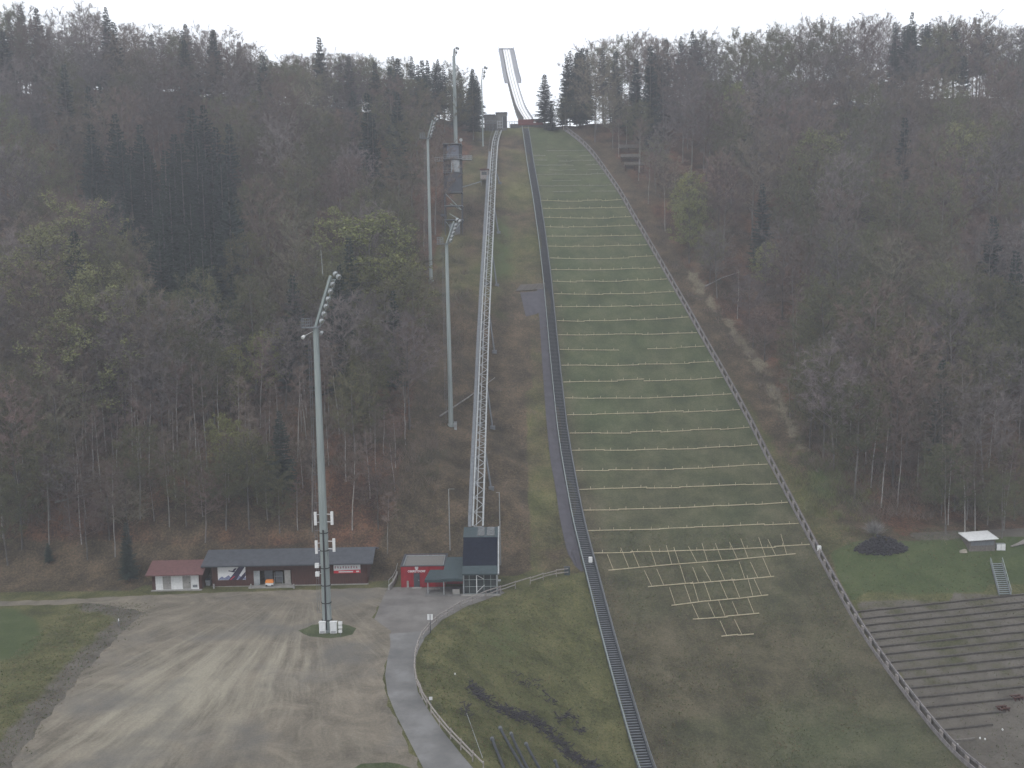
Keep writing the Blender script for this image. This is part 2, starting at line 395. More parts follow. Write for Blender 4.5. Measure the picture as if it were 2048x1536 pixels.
c = g.mix(.2, c, g.mix(1.0, c, g.ramp(streak, [(.3, .55), (.7, 1.35)]), 'MULTIPLY'))
turf_m = g.done(c, fine, .15)
me = np_mesh('landing_slope', lv, lf, [turf_m])
dry = np.clip(.22+.55*ss((200-TT)/60), 0, 1)
bx, by = projv(XX, DD, LZ)
dry += .55*np.clip(1.2-np.sqrt(((bx-1400)/230)**2+((by-1330)/95)**2), 0, 1)-.35*np.clip(1.2-np.sqrt(((bx-1650)/260)**2+((by-1490)/90)**2), 0, 1)+.4*ss(1-UU*9)*(TT < 225)
at = me.attributes.new('dry', 'FLOAT', 'POINT'); at.data.foreach_set('value', np.asarray(dry, np.float32).ravel())
me.polygons.foreach_set('use_smooth', [True]*len(me.polygons))
o = bpy.data.objects.new('landing_slope', me); COL.objects.link(o); struct(o)

# ------------------------------------------------------------------ gravel lot, road, apron (flat plateau z = 0)
def flat_sheet(name, pixels, m, z, wob=.25, seed=1):
    r = random.Random(seed); P2 = [flat0(*q) for q in pixels]; out = []
    for i, a in enumerate(P2):
        b = P2[(i+1) % len(P2)]; n = max(1, int(np.hypot(*(b-a)[:2])/1.2))
        for k in range(n):
            q = a+(b-a)*k/n; out.append((q[0]+r.uniform(-wob, wob), q[1]+r.uniform(-wob, wob), z))
    mb = MB(); mb.quad(*out); return struct(mb.build(name, m))
g = NT('gravel lot surface')
p1 = flat0(520, 1260); p2 = flat0(120, 1530); ang = math.atan2(p2[1]-p1[1], p2[0]-p1[0])
fc = flat0(617, 1151)
mpc = g.nt.nodes.new('ShaderNodeMapping'); g.link(g.geo, mpc.inputs[0]); mpc.inputs['Location'].default_value = (-fc[0], -fc[1], 0)
wn = g.noise(.08, 3); sx3 = g.nt.nodes.new('ShaderNodeSeparateXYZ'); g.link(mpc.outputs[0], sx3.inputs[0])
at2 = g.math('ARCTAN2', sx3.outputs[0], g.math('MULTIPLY', sx3.outputs[1], -1.0))
ln = g.nt.nodes.new('ShaderNodeVectorMath'); ln.operation = 'LENGTH'; g.link(mpc.outputs[0], ln.inputs[0])
def rad_noise(ka, kr, det, seed):
    cv = g.nt.nodes.new('ShaderNodeCombineXYZ'); g.link(g.math('ADD', g.math('MULTIPLY', at2, ka), g.math('MULTIPLY', wn, .8)), cv.inputs[0]); g.link(g.math('MULTIPLY', ln.outputs['Value'], kr), cv.inputs[1]); cv.inputs[2].default_value = seed
    n = g.nt.nodes.new('ShaderNodeTexNoise'); g.link(cv.outputs[0], n.inputs['Vector']); n.inputs['Scale'].default_value = 1; n.inputs['Detail'].default_value = det; n.inputs['Roughness'].default_value = .7
    return n.outputs[0]
st = rad_noise(20, .045, 9, 0); st2 = rad_noise(42, .10, 8, 5.3)
fine = g.noise(3.4, 8, rough=.85); med = g.noise(.16, 8, dist=1.0, rough=.7)
base = g.ramp(g.mix(.4, med, fine), [(.38,(.078,.069,.055)), (.5,(.135,.120,.096)), (.62,(.20,.175,.138))])
light = g.ramp(fine, [(.35,(.19,.175,.138)), (.65,(.285,.262,.208))])
cx_, cy_, _ = flat0(380, 1385)
dm = g.nt.nodes.new('ShaderNodeVectorMath'); dm.operation = 'DISTANCE'
mp = g.nt.nodes.new('ShaderNodeMapping'); g.link(g.geo, mp.inputs[0]); mp.vector_type = 'POINT'; mp.inputs['Location'].default_value = (-cx_, -cy_, 0)
mp2 = g.nt.nodes.new('ShaderNodeMapping'); g.link(mp.outputs[0], mp2.inputs[0]); mp2.inputs['Rotation'].default_value = (0, 0, -ang)
mp3 = g.nt.nodes.new('ShaderNodeMapping'); g.link(mp2.outputs[0], mp3.inputs[0]); mp3.inputs['Scale'].default_value = (1/24, 1/12, 0)
g.link(mp3.outputs[0], dm.inputs[0]); dm.inputs[1].default_value = (0, 0, 0)
core = g.math('SUBTRACT', 1.1, dm.outputs['Value'])
trk = g.ramp(g.math('ADD', g.math('MULTIPLY', core, .42), g.math('MULTIPLY', g.math('SUBTRACT', st, .5), 1.9)), [(.02, 0.0), (.46, 1.0)])
c = g.mix(trk, base, light)
c = g.mix(g.ramp(g.math('MULTIPLY', st2, 1.0), [(.50, 0.0), (.75, .45)]), c, light)
c = g.mix(g.ramp(g.noise(.07, 4), [(.50, 0.0), (.66, .8)]), c, g.ramp(fine, [(.3,(.085,.083,.078)), (.7,(.125,.12,.11))]))
gravel_m = g.done(c, fine, .05)
flat_sheet('gravel_lot', [(0,1203),(150,1198),(300,1190),(420,1186),(600,1180),(735,1176),(775,1176),(760,1210),(745,1235),(780,1255),(790,1290),(768,1340),(775,1400),(812,1480),(842,1545),(842,1640),(-80,1640),(20,1536),(90,1440),(170,1340),(240,1270),(290,1225),(200,1207),(0,1212)], gravel_m, .014, .3)
flat_sheet('apron', [(775,1176),(800,1174),(1000,1178),(1010,1186),(935,1212),(884,1240),(850,1275),(832,1310),(780,1300),(782,1262),(748,1238),(762,1205)], apron_m, .020, .06)
roadp = [((779,1268),(858,1262)),((782,1290),(840,1292)),((775,1318),(829,1322)),((770,1350),(829,1352)),((775,1388),(836,1384)),((792,1430),(855,1418)),((815,1475),(885,1462)),((843,1530),(925,1512)),((905,1640),(1010,1610))]
mb = MB()
rp = [(flat0(*a), flat0(*b)) for a, b in roadp]
for (a, b), (c1, d1) in zip(rp[:-1], rp[1:]): mb.quad(*[(q[0], q[1], .028) for q in (a, b, d1, c1)])
struct(mb.build('road', asph))
mb = MB()
for (a, b), (c1, d1) in zip(rp[:-1], rp[1:]):
    for u, w in ((a, c1), (b, d1)):
        mb.bar((u[0], u[1], .03), (w[0], w[1], .03), .18, .12)
# slab joints
flat_sheet('grass_island', [(598,1262),(625,1250),(680,1246),(712,1256),(706,1270),(660,1277),(620,1273)], turf_m, .034, .15)
flat_sheet('grass_verge', [(700,1545),(720,1527),(800,1526),(835,1545),(900,1640),(600,1640)], turf_m, .034, .2)
def frameobj(px, py, D=None):
    return G(px, py) if D is None else W(px, py, D)
# ------------------------------------------------------------------ floodlight masts
def mast(base, top, arm, r0, r1, nl, label, grp='floodlight masts on the slope', near=False, platform=True, ground=None):
    b = G(*base) if ground is None else ground
    D = b[1]; tp = W(top[0], top[1], D); ap = W(arm[0], arm[1], D-1.0)
    root = thing('floodlight_mast', label, 'floodlight mast', b, 0, grp)
    B = V(b); H = tp[2]-b[2]; L = lambda p: V(p)-B
    tpl = L(tp); tpl.x *= .25; tpl.y = 0
    mb = MB(); mb.tube([(0,0,-.6), tuple(tpl*.33), tuple(tpl*.66), tuple(tpl)], [r0, r0*.67+r1*.33, r0*.33+r1*.67, r1], 8)
    mb.tube([(0,0,-.3),(0,0,.25)], [r0*1.5]*2, 8)
    mb.build('pole', galv, root)
    apl = L(ap)-L(tp)+tpl; ad = apl-tpl
    mb = MB(); mb.bar(tpl, apl, r1*.9, r1*.9); mb.bar(tpl+Vector((.5,.2,.1)), apl+Vector((.45,.2,-.5)), .12)
    for k in range(6): 
        q = tpl+ad*(k+.5)/6; mb.bar(q, q+Vector((.75,.2,.1)), .12)
    mb.build('lamp_arm', galv, root)
    for k in range(nl):
        u = (k+.75)/nl; c = tpl+ad*u
        for sgn in ((1,) if k < nl-1 else (0, 1)):
            q = c+Vector((.62+.45*sgn*(k == nl-1), .1-.5*sgn, .12+(.35 if sgn == 0 else 0)))
            dr = Vector((.75, -.45, -.35)).normalized()
            m2 = MB(); m2.tube([q-dr*.28, q-dr*.12, q+dr*.16], [.12, .30, .36], 12, cap=True)
            lo = m2.build('lamp', galv_l, root)
            m3 = MB(); m3.tube([q+dr*.165, q+dr*.20], [.31, .25], 12); m3.build('lens', lens_m, lo)
    if platform:
        mb = MB(); w = 1.15; o2 = tpl+Vector((-.65, 0, 0))
        mb.box(o2.x-w*.9, o2.x+w, -.7, .7, o2.z-.06, o2.z+.06)
        for (x, y) in [(o2.x-w*.85+i*.5, s*.66) for i in range(3) for s in (-1, 1)]+[(o2.x-w*.85, 0)]: mb.bar((x, y, o2.z), (x, y, o2.z+1.15), .05)
        for h in (.4, .78, 1.15):
            for s in (-1, 1): mb.bar((o2.x-w*.85, s*.66, o2.z+h), (o2.x+w*.1, s*.66, o2.z+h), .045)
            mb.bar((o2.x-w*.85, -.66, o2.z+h), (o2.x-w*.85, .66, o2.z+h), .045)
        mb.build('platform', steel_m, root)
    mb = MB(); zc = tpl.z*.96
    off = -(r0+.28)
    z0 = 2.5 if near else 1.0
    mb.bar((off, 0, z0), (off*.8+tpl.x, 0, zc), .035); mb.bar((off-.28, 0, z0), (off*.8-.24+tpl.x, 0, zc), .035)
    n = int((zc-z0)/.9)
    for k in range(n):
        z = z0+(zc-z0)*k/n; x = off+(off*.8+tpl.x-off)*k/n
        mb.bar((x, 0, z), (x-.28, 0, z), .03)
        if k % 4 == 0: mb.bar((x, 0, z), (x+.45, 0, z), .04)
    mb.build('ladder', steel_m, root)
    return root, b, tpl
root, b, tpl = mast((655,1262), (628,655), (658,552), .62, .36, 7, 'tall grey floodlight mast standing in the gravel lot, nearest and largest of the masts', near=True)
B = V(b); Dm = b[1]
mb = MB(); mb.bar((-.02, -.66, .4), (.03, -.60, 13.5), .20, .12)
for z in (1.5, 3.8, 6.1, 8.4, 10.7, 13.0): mb.tube([(0,0,z),(0,0,z+.1)], [.72-.008*z]*2, 8)
mb.build('cable_duct', black_p, root)
mb = MB(); q = V(W(645,548,Dm))-B; mb.tube([(tpl.x+1.1, .2, tpl.z+6.4), (tpl.x+.95, .2, tpl.z+9.6)], .04, 5); mb.build('antenna_rod', galv_l, root)
for (x, y) in ((631,1037),(664,1036),(633,1094),(668,1090)):
    c = V(W(x, y, Dm-.2))-B; c.y = -.25
    mb = MB(); mb.box(c.x-.17, c.x+.17, c.y-.12, c.y+.12, c.z-.85, c.z+.85); mb.bar((c.x, c.y, c.z+.5), (0, 0, c.z+.5), .07); mb.bar((c.x, c.y, c.z-.5), (0, 0, c.z-.5), .07)
    mb.build('antenna_panel', white_p, root)
for (x, y) in ((634,1131),(635,1148)):
    c = V(W(x, y, Dm-.4))-B
    mb = MB(); mb.box(c.x-.25, c.x+.25, -.6, -.2, c.z-.28, c.z+.28); mb.bar((c.x, -.4, c.z), (0, 0, c.z), .08); mb.build('radio_unit', white_p, root)
for k, (dx, dy, dz) in enumerate(((-1.15,-.35,-.5), (.75,-.3,.0))):   # small floodlights under the platform
    q = tpl+Vector((dx*1.2, dy, dz-.5)); mb = MB(); mb.bar(tpl+Vector((0,0,-.3)), q, .06); mb.tube([q, q+Vector((-.2,-.3,-.25))], [.16, .24], 10); mb.build('small_floodlight', white_p if k == 0 else galv_l, root)
for (x, w_, lab) in ((645, .82, 'white electrical cabinet at the left foot of the big floodlight mast'), (667, .86, 'white electrical cabinet at the right foot of the big floodlight mast')):
    p = flat0(x, 1268); r2 = thing('electrical_cabinet', lab, 'cabinet', (p[0], p[1], .02), 0, 'cabinets at the mast foot')
    mb = MB(); mb.box(-w_/2, w_/2, 0, .45, .08, 1.5); mb.box(-w_/2-.04, w_/2+.04, -.04, .49, 1.5, 1.56); mb.build('body', white_p, r2)
    mb = MB(); mb.box(-w_/2+.05, w_/2-.05, -.02, -.003, .16, 1.42); mb.build('door', paint_w, r2)
    mb = MB(); mb.box(-w_/2+.12, w_/2-.12, -.035, -.022, .2, .32); mb.build('vent', steel_m, r2)
    mb = MB(); mb.box(-w_/2, w_/2, .02, .43, -.2, .08); mb.build('plinth', conc, r2)
p = flat0(681, 1272); r2 = thing('meter_box_stack', 'small stack of white meter boxes right of the mast cabinets', 'meter boxes', (p[0], p[1], .02))
mb = MB(); mb.bar((0,.1,-.2),(0,.1,1.9),.08); mb.build('post', steel_m, r2)
for z in (.45, 1.0, 1.5):
    mb = MB(); mb.box(-.22, .2+.05*z, -.15, .08, z, z+.38); mb.build('meter_box', white_p, r2)
mast((902,850), (890,488), (905,443), .46, .29, 6, 'grey floodlight mast left of the lift track, second nearest, rising past the judging tower')
mast((862,562), (856,277), (866,240), .42, .27, 5, 'slim grey floodlight mast at the forest edge left of the judging tower')
mast((912,300), (906,112), (907,97), .60, .40, 2, 'floodlight mast behind the judging tower rising against the sky', platform=False)
mast((966,292), (962,160), (964,136), .22, .14, 3, 'thin floodlight mast at the forest edge just left of the top station', platform=False)
# white base box beside the second mast
p = G(911, 858); r2 = thing('control_box', 'small pale control box beside the foot of the second floodlight mast', 'control box', p)
mb = MB(); mb.box(-.25,.25,-.2,.2,-.5,1.3); mb.build('box', galv_l, r2); mb = MB(); mb.box(-.3,.3,-.25,.25,1.3,1.36); mb.build('lid', steel_m, r2)

# ------------------------------------------------------------------ long brown building
def bank_h(x): return 0
p = flat0(425, 1174); q = flat0(735, 1168)
LB = q[0]-p[0]; rz = math.atan2(q[1]-p[1], q[0]-p[0])
r = thing('timber_building', 'long dark brown timber building with grey roof and two banners beside the gravel lot', 'building', (p[0], p[1], 0), rz)
sc = LB/308.0
def bx(px_): return (px_-425)*sc
H = 3.45; DP = 6.4
mb = MB(); d0, d1 = bx(508), bx(582)
mb.box(0, d0, 0, .2, 0, H); mb.box(d1, LB, 0, .2, 0, H); mb.box(d0, d1, 0, .2, 2.35, H)
mb.box(0, .2, .2, DP, 0, H+.3); mb.box(LB-.2, LB, .2, DP, 0, H+.3); mb.box(.2, LB-.2, DP-.2, DP, 0, H)
mb.build('wall', timber_d, r)
mb = MB(); n = 70
for k in range(n+1):
    x = LB*k/n
    if d0 < x < d1: mb.bar((x, -.015, 2.4), (x, -.015, H), .05, .03)
    else: mb.bar((x, -.015, .2), (x, -.015, H), .05, .03)
mb.build('cladding', timber_d, r)
mb = MB(); mb.box(-.15, LB+.15, -.25, .19, -.3, .10); mb.build('footing', conc, r)
mb = MB(); mb.box(d0+.02, d1-.02, .25, 3.5, .0, .12); mb.build('floor', conc, r)
mb = MB()
ov = 1.0; zr = H+1.15; xl0 = bx(408); xr0 = LB+1.0
for (ya, za, yb, zb) in ((-ov, H-.12, 3.2, zr), (3.2, zr, DP+.6, H-.1)):
    mb.hexa([(xl0,ya,za),(xr0,ya,za),(xr0,yb,zb),(xl0,yb,zb),(xl0,ya,za+.16),(xr0,ya,za+.16),(xr0,yb,zb+.16),(xl0,yb,zb+.16)])
rf = mb.build('roof', roof_g, r)
mb = MB(); mb.bar((xl0, -ov-.06, H-.08), (xr0, -ov-.06, H-.08), .12, .12); mb.build('gutter', steel_d, rf)
mb = MB()
for xx in (.1, LB-.3):
    mb.hexa([(xx,.2,H),(xx+.15,.2,H),(xx+.15,3.2,H),(xx,3.2,H),(xx,.2,H+.1),(xx+.15,.2,H+.1),(xx+.15,3.2,zr),(xx,3.2,zr)])
    mb.hexa([(xx,3.2,H),(xx+.15,3.2,H),(xx+.15,DP,H),(xx,DP,H),(xx,3.2,zr),(xx+.15,3.2,zr),(xx+.15,DP,H+.1),(xx,DP,H+.1)])
mb.build('gable', timber_d, r)
for a, b_, nm in ((508, 520, 'sliding_door'), (569, 581, 'sliding_door')):
    mb = MB(); mb.box(bx(a), bx(b_), -.10, -.035, .15, 2.35); mb.build(nm, glass_l if a < 540 else conc, r)
mb = MB(); mb.box(bx(500), bx(588), -1.1, -.26, -.1, .22); mb.build('step', conc, r)
mb = MB(); mb.box(bx(548), bx(562), .9, 1.0, .2, 1.9); mb.box(bx(524), bx(540), 1.6, 1.75, .2, 2.0); mb.build('interior_shelf', steel_m, r)
mb = MB(); mb.box(bx(547),bx(563),.5,.56,1.25,1.32); mb.bar((bx(547),.5,.12),(bx(547),.5,1.9),.06); mb.bar((bx(563),.5,.12),(bx(563),.5,1.9),.06); mb.build('inner_rack', galv_l, r)
def inroot(rt_, lx, ly, lz):
    c, s_ = math.cos(rt_.rotation_euler.z), math.sin(rt_.rotation_euler.z); l = rt_.location
    return (l.x+lx*c-ly*s_, l.y+lx*s_+ly*c, l.z+lz)
# mountain banner
bn = thing('banner', 'white and navy banner with a ski jumper over blue mountains on the brown building', 'banner', inroot(r, bx(437), -.05, 1.05), rz, 'banners on the brown building')
bw = bx(492)-bx(437); bh = 1.95
mb = MB(); mb.box(0, bw, -.03, 0, 0, bh); mb.build('canvas', paint_w, bn)
blue = mat('banner blue', (.10,.12,.22), (.20,.22,.32), 4, .6)
mb = MB()
pk = [0,.35,.55,.3,.5,.75,.4,.6,.35,.55,.7,.4,.5,.3]
for k in range(len(pk)-1):
    xa, xb = bw*k/(len(pk)-1), bw*(k+1)/(len(pk)-1); mb.quad((xa,-.036,.03),(xb,-.036,.03),(xb,-.036,pk[k+1]*.9+.05),(xa,-.036,pk[k]*.9+.05))
mb.build('mountain_print', blue, bn)
mb = MB(); mb.quad((bw*.38,-.042,0),(bw*.66,-.042,0),(bw*.98,-.042,bh),(bw*.76,-.042,bh)); mb.quad((bw*.72,-.042,0),(bw*.88,-.042,0),(bw,-.042,bh*.3),(bw,-.042,bh*.62))
mb.quad((bw*.38,-.044,bh*.68),(bw*.72,-.044,bh*.55),(bw*.72,-.044,bh*.62),(bw*.4,-.044,bh*.75)); mb.quad((bw*.5,-.045,bh*.62),(bw*.58,-.045,bh*.58),(bw*.7,-.045,bh*.92),(bw*.6,-.045,bh*.88))
mb.build('ski_jumper_print', navy, bn)
mb = MB(); mb.quad((bw*.42,-.047,.0),(bw*.46,-.047,.0),(bw*.62,-.047,.55),(bw*.58,-.047,.55)); mb.build('stripe_print', bannred, bn)
b2 = thing('banner', 'long white and red sponsor banner at the right end of the brown building', 'banner', inroot(r, bx(667), -.05, 1.75), rz, 'banners on the brown building')
w2 = bx(720)-bx(667)
mb = MB(); mb.box(0, w2, -.03, 0, 0, 1.25); mb.build('canvas', paint_w, b2)
mb = MB(); mb.quad((.0,-.036,0),(w2,-.036,0),(w2,-.036,.52),(0,-.036,.40)); mb.build('red_band', bannred, b2)
mb = MB()
for k in range(9):
    x = .12+w2*.1*k; mb.quad((x,-.038,.72+.08*(k%2)),(x+.2,-.038,.70),(x+.24,-.038,1.08-.1*(k%3)),(x+.06,-.038,1.1))
mb.build('figure_print', mat('banner pink grey', (.28,.17,.19), (.36,.22,.24), 3, .6), b2)
mb = MB(); mb.quad((w2*.18,-.04,.12),(w2*.72,-.04,.12),(w2*.72,-.04,.30),(w2*.18,-.04,.30)); mb.quad((w2*.84,-.04,.12),(w2*.95,-.04,.12),(w2*.95,-.04,.34),(w2*.84,-.04,.34)); mb.build('lettering', paint_w, b2)
# orange and white item in the doorway
t = thing('ticket_machine', 'small orange and white cart standing in the open doorway of the brown building', 'cart', inroot(r, bx(541), -.7, .22), rz)
mb = MB(); mb.box(-.55,.55,-.3,.3,.15,.55); mb.build('body', paint_w, t)
mb = MB(); mb.hexa([(-.6,-.35,.55),(.6,-.35,.55),(.6,.35,.55),(-.6,.35,.55),(-.5,-.25,.95),(.5,-.25,.95),(.5,.25,.95),(-.5,.25,.95)]); mb.build('hood', orange, t)
for sx_ in (-.4,.4):
    mb = MB(); mb.tube([(sx_,-.32,.14),(sx_,-.22,.14)], .14, 12); mb.build('wheel', black_p, t)
t.name = 'cart'
# bin & little white post between shed and building
t = thing('waste_bin', 'grey waste bin between the red roofed shed and the brown building', 'bin', tuple(flat0(417,1172)))
mb = MB(); mb.hexa([(-.28,-.3,.08),(.28,-.3,.08),(.28,.3,.08),(-.28,.3,.08),(-.34,-.38,1.0),(.34,-.38,1.0),(.34,.38,1.0),(-.34,.38,1.0)]); mb.build('body', galv_l, t)
mb = MB(); mb.box(-.37,.37,-.42,.4,1.0,1.08); mb.build('lid', steel_d, t)
for s_ in (-.25,.25):
    mb = MB(); mb.tube([(s_-.04,.3,.1),(s_+.04,.3,.1)], .1, 10); mb.build('wheel', black_p, t)
for k, x in enumerate((428, 502, 588)):
    p_ = flat0(x, 1177); t = thing('bollard', ['low grey stone bollard at the left corner of the brown building', 'low grey bollard left of the building doorway step', 'low grey bollard right of the building doorway step'][k], 'bollard', tuple(p_), 0, 'bollards before the brown building')
    mb = MB(); mb.tube([(0,0,-.2),(0,0,.55),(0,0,.7)], [.14,.13,.06], 10); mb.build('post', conc, t); mb = MB(); mb.tube([(0,0,.40),(0,0,.47)], [.145,.145], 10); mb.build('band', steel_m, t)
# red roofed shed
p = flat0(312, 1181); q = flat0(397, 1180); rz2 = rz+.01; LS = q[0]-p[0]
r = thing('storage_shed', 'small white fronted shed with rusty red roof at the forest edge', 'shed', (p[0], p[1], 0), rz2)
H = 2.55; D2 = 4.6
mb = MB(); mb.box(0,LS,0,.15,0,H); mb.build('wall', white_p, r)
mb = MB(); mb.box(-.55,-.02,.1,D2,-.1,H+.05); mb.box(LS+.02,LS+.45,.1,D2,-.1,H+.05); mb.box(0,LS,D2-.2,D2,0,H); mb.build('side_wall', timber_d, r)
for a in (.17, .63):
    mb = MB(); mb.box(LS*a,LS*(a+.19),-.04,-.003,.15,2.1); d_ = mb.build('door', conc, r)
    mb = MB(); mb.box(LS*(a+.16),LS*(a+.175),-.08,-.045,1.0,1.2); mb.build('handle', steel_d, d_)
mb = MB(); mb.box(LS*.86,LS*.97,-.03,-.003,.35,.75)
mb.build('vent', steel_m, r)
mb = MB(); xa, xb = -1.1, LS+.95
mb.hexa([(xa,-1.0,H-.1),(xb,-1.0,H-.1),(xb,2.4,H+1.15),(xa,2.4,H+1.15),(xa,-1.0,H+.04),(xb,-1.0,H+.04),(xb,2.4,H+1.29),(xa,2.4,H+1.29)])
mb.hexa([(xa,2.4,H+1.15),(xb,2.4,H+1.15),(xb,D2+.7,H-.05),(xa,D2+.7,H-.05),(xa,2.4,H+1.29),(xb,2.4,H+1.29),(xb,D2+.7,H+.09),(xa,D2+.7,H+.09)])
mb.build('roof', roof_r, r)
mb = MB(); mb.box(-.6,LS+.5,-.5,.0,-.3,.09); mb.build('footing', conc, r)

# ------------------------------------------------------------------ red building with lettering
p = flat0(806, 1175); q = flat0(884, 1174); sc = (q[0]-p[0])/78.0
r = thing('red_building', 'small bright red flat roofed building with white crest and town name', 'building', (p[0], p[1], 0), 0)
WR = 88*sc; H = 3.0; D3 = 6.3
mb = MB()
mb.box(-.25,WR-.25,0,.2,0,H+.15); mb.box(-.25,-.05,.2,D3,0,H+.15); mb.box(WR-.45,WR-.25,.2,D3,0,H+.15); mb.box(-.05,WR-.45,D3-.2,D3,0,H+.15)
mb.build('wall', red_p, r)
mb = MB(); mb.box(-.05,WR-.45,.2,D3-.2,H-.15,H-.02); mb.build('roof', flat_g, r)
mb = MB()
for (x0,x1,y0,y1) in ((-.33,WR-.17,-.08,.26),(-.33,-.02,.26,D3-.26),(WR-.48,WR-.17,.26,D3-.26),(-.33,WR-.17,D3-.26,D3+.08)): mb.box(x0,x1,y0,y1,H+.152,H+.22)
mb.build('parapet_cap', steel_d, r)
mb = MB()
for (x0,x1,y0,y1) in ((-.04,.12,.5,D3-.3),(WR-.6,WR-.46,.5,D3-.3),(-.04,WR-.46,D3-.42,D3-.21)): mb.box(x0,x1,y0,y1,H-.02,H+.1)
mb.build('edge_flashing', galv_l, r)
mb = MB(); dx0 = 22*sc; dx1 = 34*sc
mb.box(dx0,dx1,-.06,-.003,.05,2.15); d_ = mb.build('door', steel_d, r); mb = MB(); mb.box(dx1-.18,dx1-.1,-.11,-.062,1.0,1.15); mb.build('handle', galv_l, d_)
mb = MB(); mb.box(dx0-.25,dx1+.25,-.8,-.07,-.05,.08); mb.build('door_step', conc, r)
mb = MB(); mb.box(8*sc,12*sc,-.2,-.003,.05,1.0); mb.build('meter_box', conc, r)
text('OBERSTDORF', .42, (28*sc, -.02, 2.28), 'lettering', paint_w, r)
mb = MB()
for (cx0, cz0, rr) in ((28*sc-.1,2.98,.15),(28*sc+.12,2.98,.15),(28*sc+.01,2.84,.2)):
    mb.tube([(cx0,-.05,cz0-.02),(cx0,-.004,cz0-.02)], rr, 14)
mb.build('crest', paint_w, r)
def canopy(px0, px1, py_eave, py_back, base_y, name, label, posts, depth, rise):
    a = flat0(px0, base_y); c = flat0(px1, base_y); wd = c[0]-a[0]; scl = wd/(px1-px0)
    ze = W(px0, py_eave, a[1])[2]
    rr = thing(name, label, 'canopy', (a[0], a[1], 0), 0, 'dark green canopies at the lift entrance')
    mb = MB(); y1 = depth
    mb.hexa([(-.2,-.3,ze),(wd+.1,-.3,ze),(wd+.1,y1,ze+rise),(.35,y1,ze+rise),(-.2,-.3,ze+.14),(wd+.1,-.3,ze+.14),(wd+.1,y1,ze+rise+.14),(.35,y1,ze+rise+.14)])
    mb.box(-.2,wd+.1,-.36,-.305,ze-.28,ze+.16)
    mb.build('roof', roof_t, rr)
    for x in posts:
        mb = MB(); X_ = (x-px0)*scl; mb.box(X_-.07,X_+.07,0,.14,0,ze); mb.build('post', galv_l, rr)
    return rr, wd, ze
canopy(853, 889, 1160, 1136, 1188, 'entrance_canopy', 'low dark green canopy in front of the red building', (856,), 2.6, .55)
c2, wd, ze = canopy(886, 925, 1158, 1116, 1190, 'entrance_canopy', 'larger dark green canopy between red building and lift station', (888,), 5.2, 1.55)
mb = MB(); mb.box(0.2,wd,5.0,5.2,0,ze+1.2); mb.build('back_wall', red_p, c2)
mb = MB(); mb.box(.5,wd-.4,1.0,1.2,1.9,2.25); mb.build('crossbeam', red_p, c2)
p = flat0(912, 1190); t = thing('planter', 'pale concrete planter box under the larger entrance canopy', 'planter', (p[0], p[1]+.25, 0))
mb = MB(); mb.box(-.5,.5,0,.5,.02,.75); mb.build('box', conc, t); mb = MB(); mb.box(-.42,.42,.08,.42,.75,.80); mb.build('soil', brush_m, t)
p = flat0(868, 1187); t = thing('bench', 'grey bench under the low canopy by the red building', 'bench', (p[0], p[1]+.6, 0))
mb = MB(); mb.box(-.8,.8,0,.45,.42,.48); mb.build('seat', timber_g, t)
for x in (-.7,.64):
    mb = MB(); mb.box(x,x+.06,.05,.4,0.0,.42); mb.build('leg', steel_m, t)
p = flat0(850, 1192); q = flat0(1002, 1190)
mb = MB(); mb.box(p[0], q[0], p[1]-.3, p[1]+4, -.2, .035); struct(mb.build('paving_slab', conc_d))
# lift valley station
p = flat0(927, 1189); q = flat0(995, 1188); WL = q[0]-p[0]
r = thing('lift_station', 'tall dark glazed lift station with steep blue black roof at the track foot', 'lift station', (p[0], p[1], 0), 0)
ze = W(927, 1146, p[1])[2]; DS = 7.0; zb = ze+3.9
mb = MB()
mb.hexa([(-.1,-.5,ze-.2),(WL+.05,-.5,ze-.2),(WL+.05,1.0,ze+.55),(-.1,1.0,ze+.55),(-.1,-.5,ze),(WL+.05,-.5,ze),(WL+.05,1.0,ze+.75),(-.1,1.0,ze+.75)])
mb.build('eave_roof', roof_t, r)
mb = MB()
mb.hexa([(-.1,1.0,ze+.5),(WL+.05,1.0,ze+.5),(WL+.05,5.0,zb-.4),(-.1,5.0,zb-.4),(-.1,1.0,ze+.78),(WL+.05,1.0,ze+.78),(WL+.05,5.0,zb-.1),(-.1,5.0,zb-.1)])
for k in range(26):
    x = -.05+(WL+.05)*k/25; mb.bar((x,1.02,ze+.80),(x,5.0,zb-.08),.05,.05)
mb.build('roof', roof_n, r)
mb = MB(); mb.hexa([(-.15,5.003,zb-.3),(WL+.1,5.003,zb-.3),(WL+.1,8.2,zb+.45),(-.15,8.2,zb+.45),(-.15,5.003,zb-.05),(WL+.1,5.003,zb-.05),(WL+.1,8.2,zb+.65),(-.15,8.2,zb+.65)])
tr_ = mb.build('top_roof', roof_t, r)
mb = MB(); mb.hexa([(WL*.4,5.3,zb+.0),(WL*.62,5.3,zb+.0),(WL*.62,8.0,zb+.62),(WL*.4,8.0,zb+.62),(WL*.4,5.3,zb+.08),(WL*.62,5.3,zb+.08),(WL*.62,8.0,zb+.70),(WL*.4,8.0,zb+.70)])
mb.hexa([(WL*.68,5.3,zb+.0),(WL*.92,5.3,zb+.0),(WL*.92,8.0,zb+.62),(WL*.68,8.0,zb+.62),(WL*.68,5.3,zb+.08),(WL*.92,5.3,zb+.08),(WL*.92,8.0,zb+.70),(WL*.68,8.0,zb+.70)]); mb.build('skylight', glass, tr_)
side = [(0,0),(DS,0),(DS,zb-.2),(5.0,zb-.35),(1.0,ze+.5),(0,ze-.05)]
